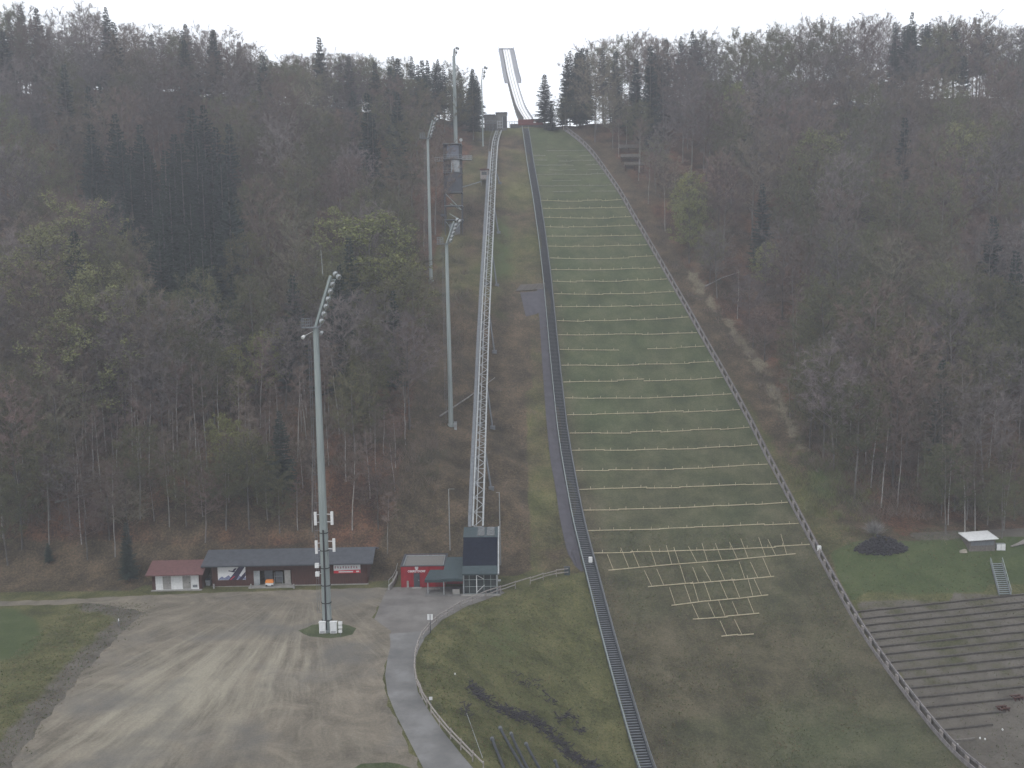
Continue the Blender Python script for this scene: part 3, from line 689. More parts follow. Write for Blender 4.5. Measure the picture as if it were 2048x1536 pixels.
for sx_, m_ in ((0, steel_d), (WL-.16, galv_l)):
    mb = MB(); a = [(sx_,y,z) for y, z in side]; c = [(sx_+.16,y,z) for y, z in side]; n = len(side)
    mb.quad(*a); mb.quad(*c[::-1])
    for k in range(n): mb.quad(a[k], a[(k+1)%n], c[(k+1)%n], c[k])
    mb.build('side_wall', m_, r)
mb = MB(); mb.bar((WL+.2,-.5,ze-.1),(WL+.2,1.0,ze+.72),.2,.25); mb.bar((WL+.2,1.0,ze+.72),(WL+.2,5.0,zb-.15),.2,.25); mb.bar((WL+.2,5.0,zb-.15),(WL+.2,8.2,zb+.6),.2,.25)
mb.build('roof_edge', galv_l, r)
mb = MB(); mb.box(.16,WL-.17,.25,.29,.1,ze-.25); gl = mb.build('front_glazing', glass, r)
mb = MB()
for x in (0.06, WL*.17, WL*.38, WL*.60, WL*.8, WL-.12): mb.box(x,x+.06,.14,.24,.03,ze-.22)
for z in (.05, ze*.34, ze*.66, ze-.26): mb.box(.12,WL-.12,.10,.137,z,z+.06)
mb.build('mullion_frame', galv, gl)
mb = MB(); mb.box(WL*.38,WL*.38+.12,.0,.09,.1,ze-.3); mb.bar((WL*.40,.05,ze-.35),(WL*.6,.05,ze*.7),.06); mb.bar((WL*.40,.05,.3),(WL*.62,.05,ze*.42),.06); mb.build('white_strut', white_p, r)
mb = MB(); mb.box(-.02,.12,-.15,0.1,0,ze-.2); mb.box(WL-.14,WL,-.15,.1,0,ze-.2); mb.build('corner_post', galv_l, r)
mb = MB(); mb.box(-.3,WL+.3,-.9,-.2,-.2,.09); mb.build('threshold', conc, r)
# small wall at the right of the station, ramp with rail left of red building
a, c = flat0(790,1174), flat0(797,1150)
t = thing('ramp_wall', 'pale curved ramp wall between the brown building and the red building', 'wall', (a[0], a[1], 0))
pts = [flat0(*q) for q in ((778,1180),(786,1172),(793,1158),(797,1138),(798,1118))]
mb = MB()
for u, w_ in zip(pts[:-1], pts[1:]): mb.bar((u[0]-a[0],u[1]-a[1],.35),(w_[0]-a[0],w_[1]-a[1],.35+.0),.25,.7)
mb.build('wall_body', conc, t)
mb = MB()
for u, w_ in zip(pts[:-1], pts[1:]): mb.bar((u[0]-a[0],u[1]-a[1],1.5),(w_[0]-a[0],w_[1]-a[1],1.5),.06)
for u in pts: mb.bar((u[0]-a[0],u[1]-a[1],.3),(u[0]-a[0],u[1]-a[1],1.5),.05)
mb.build('handrail', galv_l, t)
a = flat0(742,1134); c = flat0(796,1134)
t = thing('retaining_wall', 'low grey retaining wall with railing behind the right end of the brown building', 'wall', (a[0]+.8, a[1], 0))
mb = MB(); mb.box(0,c[0]-a[0]-.8,0,.3,-.2,.8); mb.build('wall_body', conc_d, t)
mb = MB(); mb.bar((0,.15,1.7),(c[0]-a[0]-.8,.15,1.7),.05)
for k in range(6): mb.bar(((c[0]-a[0]-.8)*k/5,.15,.7),((c[0]-a[0]-.8)*k/5,.15,1.7),.05)
mb.build('railing', galv_l, t)

# ------------------------------------------------------------------ sloped lift track
LP_ = [(1000,256),(994,270),(990,285),(986,340),(983,400),(978,500),(973,590),(969,680),(965,790),(961,900),(957,1010),(955,1075)]
def lift_pt(D):
    # height above ground 1 m at the top to 6 m at the bottom
    lo, hi = 250.0, 1090.0
    c = 1.0+5.2*float(ss((285-D)/60))
    for _ in range(30):
        y = (lo+hi)/2; x = np.interp(y, [q[1] for q in LP_], [q[0] for q in LP_]); p = W(x, y, D)
        if p[2] > float(Z(p[0], D))*(1) + c: lo = y
        else: hi = y
    return p
Ds = np.linspace(149.5, 295, 60); path = [lift_pt(D) for D in Ds]
zs = np.array([p[2] for p in path]); k = np.hanning(9); k /= k.sum(); zs2 = np.convolve(np.pad(zs, 4, mode='reflect', reflect_type='odd'), k, 'valid')
xs2 = np.convolve(np.pad(np.array([p[0] for p in path]), 4, mode='reflect', reflect_type='odd'), k, 'valid')
path = [Vector((x, D, z)) for x, D, z in zip(xs2, Ds, zs2)]
off = path[0]
r = thing('lift_track', 'long pale steel truss track of the inclined lift running up the slope', 'lift track', off)
def sides(i):
    d = (path[min(i+1, 59)]-path[max(i-1, 0)]).normalized(); s_ = d.cross(Vector((0,0,1))).normalized(); return d, s_, s_.cross(d)
for sg in (-1, 1):
    mb = MB()
    for i in range(59):
        s0 = sides(i)[1]; s1 = sides(i+1)[1]; wd = .78
        mb.bar(path[i]+s0*sg*wd, path[i+1]+s1*sg*wd, .26, .42)
    mb.build('rail_beam', galv_l, r, off)
mb = MB()
for i in range(59):
    s0 = sides(i)[1]; s1 = sides(i+1)[1]
    mb.bar(path[i]-s0*.22+Vector((0,0,.1)), path[i+1]-s1*.22+Vector((0,0,.1)), .12, .2)
mb.build('running_rail', galv_l, r, off)
mb = MB()
for i in range(59):
    s0 = sides(i)[1]; s1 = sides(i+1)[1]; m_ = (path[i]+path[i+1])/2
    mb.bar(path[i]-s0*.7, m_+s0*.7, .10); mb.bar(m_+s0*.7, path[i+1]-s1*.7, .10); mb.bar(path[i]-s0*.7, path[i]+s0*.7, .10)
mb.build('bracing', galv_l, r, off)
mb = MB()
for i in range(59):
    s0 = sides(i)[1]; s1 = sides(i+1)[1]
    if i < 52: mb.bar(path[i]-s0*1.25, path[i+1]-s1*1.25, .5, .06)
    mb.bar(path[i]-s0*1.48+Vector((0,0,1.0)), path[i+1]-s1*1.48+Vector((0,0,1.0)), .05)
    mb.bar(path[i]-s0*1.48, path[i]-s0*1.48+Vector((0,0,1.0)), .05)
mb.build('walkway', steel_m, r, off)
for i in (6, 14, 22, 30, 38, 46):
    s0 = sides(i)[1]; p0 = path[i]-Vector((0,0,.2)); mb = MB()
    for sg in (-1, 1):
        a = p0+s0*sg*.7; f_ = Vector((a.x+sg*.5+.5, a.y-1.5, 0)); f_.z = gz(f_.x, f_.y, -.3); mb.bar(a, f_, .24)
        mb.box(f_.x-.45,f_.x+.45,f_.y-.4,f_.y+.4,f_.z-.2,f_.z+.65)
        if sg == 1: keep = f_
    mb.build('support_frame', steel_m, r, off)
# rope guide poles each side of the lift
for k, (x, y0, y1, lab) in enumerate(((900, 1100, 978, 'thin grey pole on the bank left of the lift track'), (1001, 1130, 985, 'thin grey pole on the bank right of the lift station'))):
    b_ = G(x, y0); tp = W(x, y1, b_[1]); t = thing('guide_pole', lab, 'pole', b_, 0, 'thin poles beside the lift')
    mb = MB(); mb.tube([(0,0,-.4),(0,0,tp[2]-b_[2])], [.09,.06], 6); mb.build('pole', galv_l, t); mb = MB(); mb.bar((0,0,tp[2]-b_[2]),(.9 if k == 0 else -.5,0,tp[2]-b_[2]),.05); mb.build('arm', galv_l, t)

# ------------------------------------------------------------------ stairs along the left edge of the slope
def along(off_, t0, t1, step, side=xl, lift=0.0):
    out = []
    for t in np.arange(t0, t1, step):
        x = float(side(t))+off_; D = t+.08*(x-20); out.append(Vector((x, D, max(P(t), 0) if False else float(P(t))+lift)))
    return out
r = thing('slope_stairs', 'long narrow dark metal staircase with handrails along the left edge of the landing slope', 'staircase', along(0, 64, 65, 1)[0])
off = r.location.copy()
for o_ in (-1.5, .22):
    a = along(o_, 64, 301, 1.5, lift=.22); mb = MB()
    for u, v_ in zip(a[:-1], a[1:]): mb.bar(u, v_, .10, .5)
    mb.build('stringer', steel_d, r, off)
for o_ in (-1.55, .27):
    a = along(o_, 64, 301, 1.5, lift=1.15); mb = MB()
    for k, (u, v_) in enumerate(zip(a[:-1], a[1:])):
        mb.bar(u, v_, .09, .09); mb.bar(u-Vector((0,0,.45)), v_-Vector((0,0,.45)), .04, .04)
        mb.bar(u-Vector((0,0,1.1)), u, .05)
    mb.build('handrail', galv if o_ < 0 else steel_m, r, off)
mb = MB(); t = 64.0
while t < 300:
    a = along(-1.44, t, t+.1, .2, lift=.30)[0]; b_ = Vector((a.x+1.60, a.y+.12, a.z)); mb.bar(a, b_, .24, .05)
    sl_ = abs(float(P(t+.5)-P(t-.5))); t += .46/math.sqrt(1+sl_*sl_)
o = mb.build('step', steel_m, r, off); o['kind'] = 'stuff'
a1 = along(-1.45, 64, 301, 1.5, lift=.06); a2 = along(.18, 64, 301, 1.5, lift=.06); mb = MB()
for k in range(len(a1)-1): mb.quad(a1[k], a2[k], a2[k+1], a1[k+1])
mb.build('under_sheet', black_p, r, off)
# tarp strip beside the stairs
def drape(name, m, label, cat, cols, lift=.06, group=None):
    mb = MB(); n = len(cols)
    for (a, b_), (c, d_) in zip(cols[:-1], cols[1:]):
        k = 4
        for j in range(k):
            q = [(a, b_, j/k), (a, b_, (j+1)/k), (c, d_, (j+1)/k), (c, d_, j/k)]
            mb.quad(*[(u[0]+(v_[0]-u[0])*f, u[1]+(v_[1]-u[1])*f, gz(u[0]+(v_[0]-u[0])*f, u[1]+(v_[1]-u[1])*f, lift)) for u, v_, f in q])
    o_ = mb.build(name, m, None, (cols[0][0][0], cols[0][0][1], gz(*cols[0][0]))); return tag(o_, label, cat, group)
cols = []
for t in np.arange(149, 225, 1.0):
    x1 = float(xl(t))-1.6; w_ = 1.7*float(ss((t-148)/6))*(.75+.25*float(ss((215-t)/40)))+.25; D = t+.08*(x1-20); cols.append(((x1-w_, D), (x1, D)))
drape('tarpaulin', tarp_m, 'long dark grey tarpaulin strip laid beside the slope stairs', 'tarpaulin', cols, .12, 'tarpaulins on the hillside')
pa = [(1040,586),(1044,600),(1047,615),(1052,634)]; pb = [(1086,584),(1087,600),(1089,612),(1091,622)]
cols = [(tuple(G(*a)[:2]), tuple(G(*b_)[:2])) for a, b_ in zip(pa, pb)]
drape('tarpaulin', tarp_m, 'square dark tarpaulin patch below the log pile left of the stairs', 'tarpaulin', cols[::-1], .14, 'tarpaulins on the hillside')
for k in range(5):
    b_ = G(1032+2*k, 583-2.6*k); c = G(1086+k, 579-2.4*k)
    t = tag(MB().tube([(b_[0],b_[1],b_[2]+.2),(c[0],c[1],c[2]+.2)], [.16,.13], 7).build('log', timber_s, None, V(b_)), 'dark log stacked with others above the square tarpaulin, left of the stairs', 'log', 'logs above the tarpaulin')

# ------------------------------------------------------------------ timber barrier along the right edge
tag(thing('timber_barrier', 'x', 'barrier', along(0, 64, 65, 1, xr)[0]), 'long grey timber board barrier curving down the right edge of the landing slope', 'barrier')
r = bpy.data.objects['timber_barrier']; off = r.location.copy()
seg = np.arange(64, 300, 1.5)
top0 = along(.0, 64, 301, 1.5, xr)
def hgt(t): return 1.35 if t > 130 else 1.35
for nm, o1, z0, z1, m_ in (('lower_board', -.05, -.1, .62, timber_b), ('upper_board', .30, .98, 1.32, timber_b), ('backing_board', .62, -.1, 1.0, timber_s)):
    a = along(o1, 64, 299, 1.5, xr)
    groups = [(0, 52), (52, 104), (104, len(a)-1)] if nm != 'backing_board' else [(0, len(a)-1)]
    for g0, g1 in groups:
        mb = MB()
        for i in range(g0, min(g1, len(a)-1)):
            jz = R.uniform(-.025, .025)
            mb.hexa([a[i]+Vector((0,0,z0)), a[i]+Vector((.09,0,z0)), a[i+1]+Vector((.09,0,z0)), a[i+1]+Vector((0,0,z0)), a[i]+Vector((0,0,z1+jz)), a[i]+Vector((.09,0,z1+jz)), a[i+1]+Vector((.09,0,z1+jz)), a[i+1]+Vector((0,0,z1+jz))])
        mb.build(nm, m_, r, off)
for i, t in enumerate(np.arange(66, 299, 2.4)):
    p = along(.16, t, t+.1, 1, xr)[0]; mb = MB(); mb.box(p.x-.08,p.x+.10,p.y-.42,p.y+.42,p.z-.3,p.z+1.12); mb.build('post', timber_g, r, off)

# ------------------------------------------------------------------ batten rows on the slope
def batten(mb, p, q, w_=.10, peg=True):
    p = Vector(p); q = Vector(q); mb.bar(p, q, w_, .11)
    if peg:
        d = (q-p); n = max(1, int(d.length/2.2))
        for k in range(n):
            c = p+d*((k+.5+R.uniform(-.15,.15))/n); mb.bar(c-Vector((0,0,.15)), c+Vector((.02,.06,.42)), .07)
def spt(x, t, lift=.16):
    D = t+.08*(x-20); return Vector((x, D, float(P(t))+lift))
rows = [302,312,322,331,340,350,361,372,384,402,418,436,454,473,493,517,540,563,589,615,642,671,700,732,765,798,831,867,903,942,981,1021,1063,1108]
for ri, yl in enumerate(rows):
    lx = np.interp(yl, [256,400,560,740,950,1130], [1056,1080,1103,1121,1149,1190])
    g_ = hitf(lx+2, yl, Zs); t0 = float(T(g_[0], g_[1])); a = float(xl(t0))+.6; b_ = float(xr(t0))-.35
    faint = ri < 9
    where = 'near the knoll' if ri < 12 else ('on the middle of the slope' if ri < 22 else 'on the lower slope')
    rr = thing('batten_row', f'pale timber batten row {where}, pegged straight across the grass', 'batten row', spt(a, t0, 0), 0, f'batten rows {where}')
    off = rr.location.copy(); x = a; yj = 0
    nseg = max(2, int(round((b_-a)/(5.5 if not faint else 3.5)))); bow = R.uniform(.1,.5)
    for k in range(nseg):
        xa = a+(b_-a)*k/nseg; xb = a+(b_-a)*(k+1)/nseg+.15
        if faint and R.random() < .35: continue
        if k < nseg-1 and R.random() < .015: continue
        ja = R.uniform(-.12,.12)+(.2 if R.random() < .1 else 0); jb = ja+R.uniform(-.2,.2)
        sag = lambda xx: -bow*4*((xx-a)/(b_-a))*(1-(xx-a)/(b_-a))
        mb = MB(); batten(mb, spt(xa, t0+ja+sag(xa)), spt(min(xb, b_), t0+jb+sag(xb)), .08 if faint else .13, not faint or R.random() < .3)
        mb.build('batten', timber_g if faint else timber_y, rr, off)
low = [((1217,1143),(1591,1110),8,(1188,1600)),((1296,1175),(1548,1155),8,None),((1343,1213),(1536,1191),6,None),((1386,1242),(1518,1228),4,None),((1443,1275),(1507,1269),2,None)]
prevt = None
Zb = lambda x, D: P(T(x, D))
for ri, (pa, pb, nl, _) in enumerate(low):
    a = hitf(*pa, Zb); b_ = hitf(*pb, Zb); nm = ['topmost and widest of the ladder frames','second of the ladder frames from the top','third of the ladder frames, mid way down','fourth of the ladder frames, second lowest','lowest and shortest of the ladder frames'][ri]
    rr = thing('ladder_batten_row', f'batten row with upright slats, {nm} on the outrun', 'batten frame', (a[0],a[1],a[2]), 0, 'ladder batten frames at the slope foot')
    off = rr.location.copy(); A_ = V(a)+Vector((0,0,.16)); B_ = V(b_)+Vector((0,0,.16)); ns = 3 if ri < 3 else 2
    for k in range(ns):
        u = A_+(B_-A_)*(k/ns)+Vector((0,R.uniform(-.15,.15),0)); v_ = A_+(B_-A_)*min(1, (k+1)/ns+.02)+Vector((0,R.uniform(-.15,.15),0)); 
        for q in (u, v_): q.z = float(Zb(q.x, q.y))+.18
        mb = MB(); batten(mb, u, v_, .12, False); mb.build('batten', timber_y, rr, off)
    nsl = [14, 11, 8, 5, 2][ri]; dup = [36, 33, 36, 28, 30][ri]
    for k in range(nsl):
        f_ = (k+.5+R.uniform(-.25,.25))/nsl; px_ = pa[0]+(pb[0]-pa[0])*f_; py_ = pa[1]+(pb[1]-pa[1])*f_
        if ri == 1 and k in (2, 7): continue
        s0 = hitf(px_, py_, Zb); s1 = hitf(px_-13-R.uniform(-2,4), py_-dup*R.uniform(.85,1.15), Zb)
        mb = MB(); mb.bar((s0[0],s0[1],s0[2]+.22),(s1[0],s1[1],s1[2]+.22),.055,.05); mb.build('slat', timber_y, rr, off)
# marker boxes
for k, (x, y, lab) in enumerate(((1181,1128,'small white marker box on the slope stairs handrail'),(1638,1105,'small pale marker box on the timber barrier beside the lowest batten rows'))):
    p = hitf(x, y+6, Zb); t = thing('marker_box', lab, 'marker box', p); mb = MB(); mb.box(-.28,.28,-.2,.2,.75,1.55); mb.build('box', white_p, t); mb = MB(); mb.bar((0,0,-.2),(0,0,.75),.12); mb.build('post', steel_m, t)

# ------------------------------------------------------------------ rail fence along the bowl edge
fp = [(1137,1150),(1112,1153),(1086,1160),(1060,1168),(1030,1177),(1000,1186),(972,1196),(945,1207),(920,1218),(896,1233),(874,1247),(858,1262),(845,1278),(836,1296),(830,1320),(829,1345),(834,1372),(846,1400),(862,1430),(880,1452),(900,1478),(922,1500),(944,1523),(966,1545),(990,1575)]
fw = [G(*q) for q in fp]
r = thing('rail_fence', 'weathered grey two rail timber fence curving along the road and crest', 'fence', fw[0]); off = r.location.copy()
dense = []
for u, v_ in zip(fw[:-1], fw[1:]):
    n = max(1, int(round(np.hypot(*(v_-u)[:2])/2.1)))
    for k in range(n): q = u+(v_-u)*k/n; dense.append(Vector((q[0]+R.uniform(-.06,.06), q[1]+R.uniform(-.06,.06), gz(q[0], q[1]))))
for p in dense:
    mb = MB(); mb.bar(p-Vector((0,0,.3)), p+Vector((R.uniform(-.05,.05),0,1.12)), .12); mb.build('post', timber_g, r, off)
for i in range(len(dense)-1):
    for z in (1.0, .55):
        if z < .9 and (i % 5 == 3): continue
        mb = MB(); mb.bar(dense[i]+Vector((0,-.09,z+R.uniform(-.07,.05))), dense[i+1]+Vector((0,-.09,z+R.uniform(-.07,.05))), .11, .12); mb.build('rail', timber_g, r, off)
# dark box at the fence end
p = G(1134,1149); t = thing('utility_box', 'dark green utility box at the upper end of the rail fence', 'utility box', p)
mb = MB(); mb.box(-.42,.42,-.3,.3,-.1,1.15); mb.build('box', roof_t, t); mb = MB(); mb.box(-.46,.46,-.34,.34,1.15,1.22); mb.build('lid', steel_d, t)
# sign post
p = G(861,1266); t = thing('sign_post', 'thin dark post with two narrow white plates beside the rail fence', 'sign', p)
H = W(861,1228,p[1])[2]-p[2]
mb = MB(); mb.bar((0,0,-.2),(0,0,H-.1),.09); mb.build('post', steel_d, t)
for s_ in (-.2,.2):
    mb = MB(); mb.box(s_-.15,s_+.15,-.09,-.05,H-.75,H); mb.build('plate', paint_w, t)
p = G(238,1253); t = thing('marker_post', 'short thin white marker post standing in the grey grass left of the gravel', 'post', p)
mb = MB(); mb.bar((0,0,-.2),(0,0,.75),.08); mb.build('post', steel_m, t); mb = MB(); mb.bar((0,0,.75),(0,0,1.05),.1); mb.build('cap', paint_w, t)
p = G(862,1410); t = thing('small_sign', 'tiny white notice on the rail fence beside the road', 'sign', (p[0],p[1],p[2]))
mb = MB(); mb.box(-.18,.18,-.24,-.2,.65,1.0); mb.build('plate', paint_w, t); mb = MB(); mb.bar((0,-.18,-.1),(0,-.18,.95),.05); mb.build('post', steel_m, t)
p = G(999,1166); t = thing('small_sign', 'tiny white notice on a stake right of the lift station', 'sign', (p[0],p[1],p[2]))
mb = MB(); mb.box(-.2,.2,-.24,-.2,.35,.6); mb.build('plate', paint_w, t); mb = MB(); mb.bar((0,-.18,-.1),(0,-.18,.55),.05); mb.build('post', steel_m, t)

# ------------------------------------------------------------------ pipes on the bank, brushwood lines
for k, (a, b_) in enumerate((((984,1480),(1010,1545)),((1000,1458),(1050,1545)),((1022,1470),(1058,1545)),((1052,1490),(1085,1550)),((1110,1525),(1125,1560)))):
    p, q = G(*a), G(*b_); lab = ['leftmost of the dark pipes lying on the grassy bank','longest dark pipe lying on the grassy bank','dark pipe lying right beside the longest pipe','dark pipe with a thick upper end on the grassy bank','short dark pipe end at the bottom of the bank, rightmost of the pipes'][k]
    n = 8; pts = [(p[0]+(q[0]-p[0])*i/n, p[1]+(q[1]-p[1])*i/n, gz(p[0]+(q[0]-p[0])*i/n, p[1]+(q[1]-p[1])*i/n, .16)) for i in range(n+1)]
    rr = thing('pipe', lab, 'pipe', pts[0], 0, 'dark pipes on the bank'); mb = MB(); mb.tube(pts, .15, 8); mb.build('tube', steel_d, rr, rr.location.copy())
    mb = MB(); mb.tube([Vector(pts[0])-Vector((0,0,.0)), Vector(pts[0]).lerp(Vector(pts[1]), .35)], .22, 8); mb.build('coupling', steel_m, rr, rr.location.copy())
pp = [G(930+i*3.2, 1418+i*9.0) for i in range(12)]
mb = MB(); mb.tube([(q[0],q[1],q[2]+.06) for q in pp], .035, 5); tag(mb.build('hose', galv_l, None, V(pp[0])), 'thin pale hose lying down the grassy bank beside the pipes', 'hose')
mb = MB()
for (x0, y0, x1, y1, n, sp) in ((940,1372,1195,1536,620,7),(1110,1425,1165,1455,60,5),(1030,1350,1110,1400,50,5),(925,1415,940,1425,20,4)):
    for i in range(n):
        f_ = R.random(); p = G(x0+(x1-x0)*f_+R.gauss(0,sp), y0+(y1-y0)*f_+R.gauss(0,sp*.8)+10*math.sin(f_*9)); a = R.uniform(0,PI); l = R.uniform(.15,.6)
        mb.bar((p[0]-l*math.cos(a),p[1]-l*math.sin(a),p[2]+R.uniform(.0,.2)),(p[0]+l*math.cos(a),p[1]+l*math.sin(a),p[2]+R.uniform(.02,.3)),R.uniform(.03,.10))
o = mb.build('brushwood', brush_m); struct(o, 'stuff'); o['label'] = 'dark line of brushwood debris across the grassy bank'
# litter: pale stones lying about
for k, (x, y) in enumerate(((910,1349),(2005,1460),(1960,1477),(1970,1479),(1915,1490),(1697,1294))):
    p = G(x, y) if x < 1650 or x > 1720 else hitf(x, y, Zb)
    mb = MB(); s_ = .10
    mb.tube([(p[0],p[1],p[2]-.05),(p[0],p[1],p[2]+.1),(p[0],p[1],p[2]+.2)],[s_,s_*1.1,s_*.4],7); tag(mb.build('white_stone', white_p, None, V(p)), ['small white stone on the grass left of the brushwood line','rightmost white stone on the gravel below the terraces','white stone left in the pair on the gravel below the terraces','white stone right in the pair on the gravel below the terraces','white stone nearest the barrier below the terraces','tiny white stone on the outrun grass near the barrier'][k], 'stone', 'white stones')

# ------------------------------------------------------------------ right side: terraces, bank stairs, huts
r = thing('standing_terrace', 'wide spectator terrace of low dark timber steps right of the barrier', 'terrace', G(1900,1350)); off = r.location.copy()
tys = [1226,1240,1253,1267,1281,1296,1311,1327,1344,1361,1379,1398,1418,1440,1462,1484]
for i, y in enumerate(tys):
    lx = np.interp(y, [1150,1205,1240,1325,1425,1534], [1655,1684,1705,1760,1835,1935])+10
    p = G(lx, y); t0 = float(T(p[0], p[1]))
    rpx = 2090 if i < 12 else (2040,2010,1985,1950)[i-12]; n = max(3, int((rpx-lx)/36)); pts = []
    for k in range(n+1):
        q = G(lx+(rpx-lx)*k/n, y-(rpx-lx)*.105*k/n); pts.append(Vector((q[0], q[1], q[2])))
    mb.rail([q+Vector((0,0,.12+R.uniform(-.03,.03))) for q in pts], .24, .22)
    mb.build('step', timber_s, r, off)
b_ = G(2010,1192); tp = G(1990,1128)
r = thing('bank_stairs', 'grey metal stairs with handrails climbing the green bank above the terrace', 'stairs', b_); A_ = Vector((0,0,0)); B_ = V(tp)-V(b_); B_.x += .2
for s_ in (-.85,.85):
    mb = MB(); mb.bar(A_+Vector((s_,0,.1)), B_+Vector((s_,0,.1)), .12, .35); mb.build('stringer', steel_m, r)
    mb = MB(); mb.bar(A_+Vector((s_*1.05,0,1.0)), B_+Vector((s_*1.05,0,1.0)), .07)
    for k in range(6): q = A_.lerp(B_, k/5); mb.bar(q+Vector((s_*1.05,0,.1)), q+Vector((s_*1.05,0,1.0)), .06)
    mb.build('handrail', galv, r)
for k in range(16):
    q = A_.lerp(B_, (k+.5)/16); mb = MB(); mb.box(q.x-.78,q.x+.78,q.y-.12,q.y+.14,q.z+.16,q.z+.22); mb.build('tread', galv, r)
b_ = G(1938,1103); r = thing('kiosk', 'small grey kiosk with tilted white roof at the right forest edge', 'kiosk', b_, .06)
wk = 56/13.4
mb = MB(); mb.box(0,wk,0,2.6,-.4,1.75); mb.build('wall', timber_s, r)
mb = MB(); mb.hexa([(-.35,-.5,1.75),(wk+.2,-.5,1.95),(wk+.2,2.8,2.35),(-.35,2.8,2.15),(-.35,-.5,1.87),(wk+.2,-.5,2.07),(wk+.2,2.8,2.47),(-.35,2.8,2.27)]); mb.build('roof', white_p, r)
mb = MB(); mb.box(.25,wk-.3,-.04,-.003,.9,1.55); mb.build('shutter', steel_m, r)
p = G(2002,1101); r = thing('transformer_box', 'white twin door transformer box right of the kiosk', 'box', p)
mb = MB(); mb.box(-.7,.7,0,.6,-.2,1.05); mb.build('body', galv_l, r)
for s_ in (-.66,.03):
    mb = MB(); mb.box(s_,s_+.62,-.03,-.003,.05,1.0); mb.build('door', white_p, r)
# plank pile far right, bench frames at the bottom of the terrace
for k in range(4):
    p = G(2022+k*5,1096-k*2); q = G(2058,1090-k*3); mb = MB(); mb.bar((p[0],p[1],p[2]+.3),(q[0],q[1],q[2]+.5),.18); tag(mb.build('plank', timber_g, None, V(p)), 'pale plank in the loose heap right of the white transformer box', 'plank', 'planks right of the transformer box')
p = G(1928,1105); mb = MB(); mb.hexa([(-.7,-.3,0),(.4,-.3,0),(.4,.4,0),(-.7,.4,0),(-.5,-.2,.4),(.3,-.2,.5),(.2,.3,.5),(-.5,.3,.3)]); o = mb.build('stone_block', stone_m); o.location = V(p); tag(o, 'pale stone block lying left of the kiosk', 'stone block')
for k, (x, y, lab) in enumerate(((2006,1420,'brown timber bench frame low on the right edge, left of the pair'),(2034,1398,'brown timber bench frame at the right edge, right of the pair'))):
    p = G(x, y); r = thing('timber_bench', lab, 'bench', p, .25, 'bench frames by the terrace')
    for yy in (-.35,.35):
        mb = MB(); mb.bar((-.75,yy,.38),(.75,yy,.38),.22,.08); mb.build('beam', timber_d, r)
    for xx in (-.5,.1,.6):
        mb = MB(); mb.box(xx-.06,xx+.06,-.4,.4,-.1,.33); mb.build('leg', timber_d, r)
# heap of dark tyres / brush with shrub
r = R
mb = MB()
for i in range(520):
    a = R.uniform(0,2*PI); q = math.sqrt(R.random()); px_ = 1762+52*q*math.cos(a); py_ = 1098+12*q*math.sin(a); p = G(px_, py_); h = (1-q)*2.6*R.random()
    a2 = R.uniform(0,PI); l = R.uniform(.15,.5); mb.bar((p[0]-l*math.cos(a2),p[1]-l*math.sin(a2),p[2]+h),(p[0]+l*math.cos(a2),p[1]+l*math.sin(a2),p[2]+h+R.uniform(-.1,.25)),R.uniform(.08,.28))
o = mb.build('brush_heap', brush_m, None, V(G(1762,1098))); tag(o, 'low dark heap of brushwood between the barrier and the kiosk', 'brush heap')

# ------------------------------------------------------------------ judging tower
b_ = G(906, 470); D = b_[1]; pw = 2000/D/ .985
r = thing('judging_tower', 'dark multi storey judging tower on stilts beside the lift track', 'tower', b_); B = V(b_)
def tz(y): return float(W(906, y, D)[2]-b_[2])
def tx(x): return float(W(x, 380, D)[0]-b_[0])
x0, x1 = tx(888), tx(924); dp = 4.0
lv = [tz(488), tz(440), tz(412), tz(385), tz(345), tz(318), tz(288)]
for (xx, yy) in ((x0,0),(x1-.2,0),(x0,dp),(x1-.2,dp)):
    mb = MB(); mb.box(xx,xx+.2,yy,yy+.2,tz(500)-3,lv[-1]); mb.build('stilt', steel_d, r)
mb = MB()
for z in lv[:-1]: mb.box(x0-.1,x1+.1,-.15,dp+.3,z,z+.16)
mb.build('floor_deck', steel_m, r)
mb = MB(); mb.box(x0-.15,x1+.15,-.2,dp+.3,lv[6],lv[6]+.15); mb.build('roof', steel_m, r)
mb = MB(); mb.box(tx(897),x1-.22,.1,.25,lv[3]+.16,lv[4]-.02); mb.box(x0+.22,tx(896),.4,.5,lv[3]+.2,lv[4]-.8); mb.build('wall_panel', mat('tower cladding', (.045,.05,.062), (.06,.066,.08), 1, .7), r)
mb = MB(); mb.box(x0+.3,x1-.4,dp-.3,dp-.1,lv[3],lv[6]); mb.build('rear_wall', steel_d, r)
mb = MB(); mb.box(tx(895),tx(919),.5,.6,lv[5]+.2,lv[6]-.1); mb.build('upper_window', mat('blue grey glazing', (.09,.10,.13), (.14,.15,.19), 1, .3), r)
mb = MB(); mb.box(tx(903),tx(920),.25,.3,lv[4]+.2,lv[5]-.2); mb.build('lower_window', glass_l, r)
mb = MB()
for z in (lv[5], lv[4]):
    for h in (.5, 1.05): mb.bar((x0,-.15,z+h),(x1,-.15,z+h),.05)
for k in range(7): mb.bar((x0+(x1-x0)*k/6,-.15,lv[5]),(x0+(x1-x0)*k/6,-.15,lv[5]+1.05),.05)
mb.build('railing', galv, r)
mb = MB(); mb.bar((x0+.3,0,lv[3]-.2),(x1-.3,0,lv[2]-.9),.18); mb.bar((tx(900),.5,lv[2]+.6),(x1-.4,.5,lv[2]-.9),.16); mb.bar((tx(898),.2,lv[1]+1.5),(x1-.2,.2,lv[1]-.2),.14); mb.bar((x0,.1,lv[0]),(x1,.1,lv[1]),.12); mb.bar((x1,.15,lv[0]),(x0,.15,lv[1]),.12)
mb.build('stair_flight', galv, r)
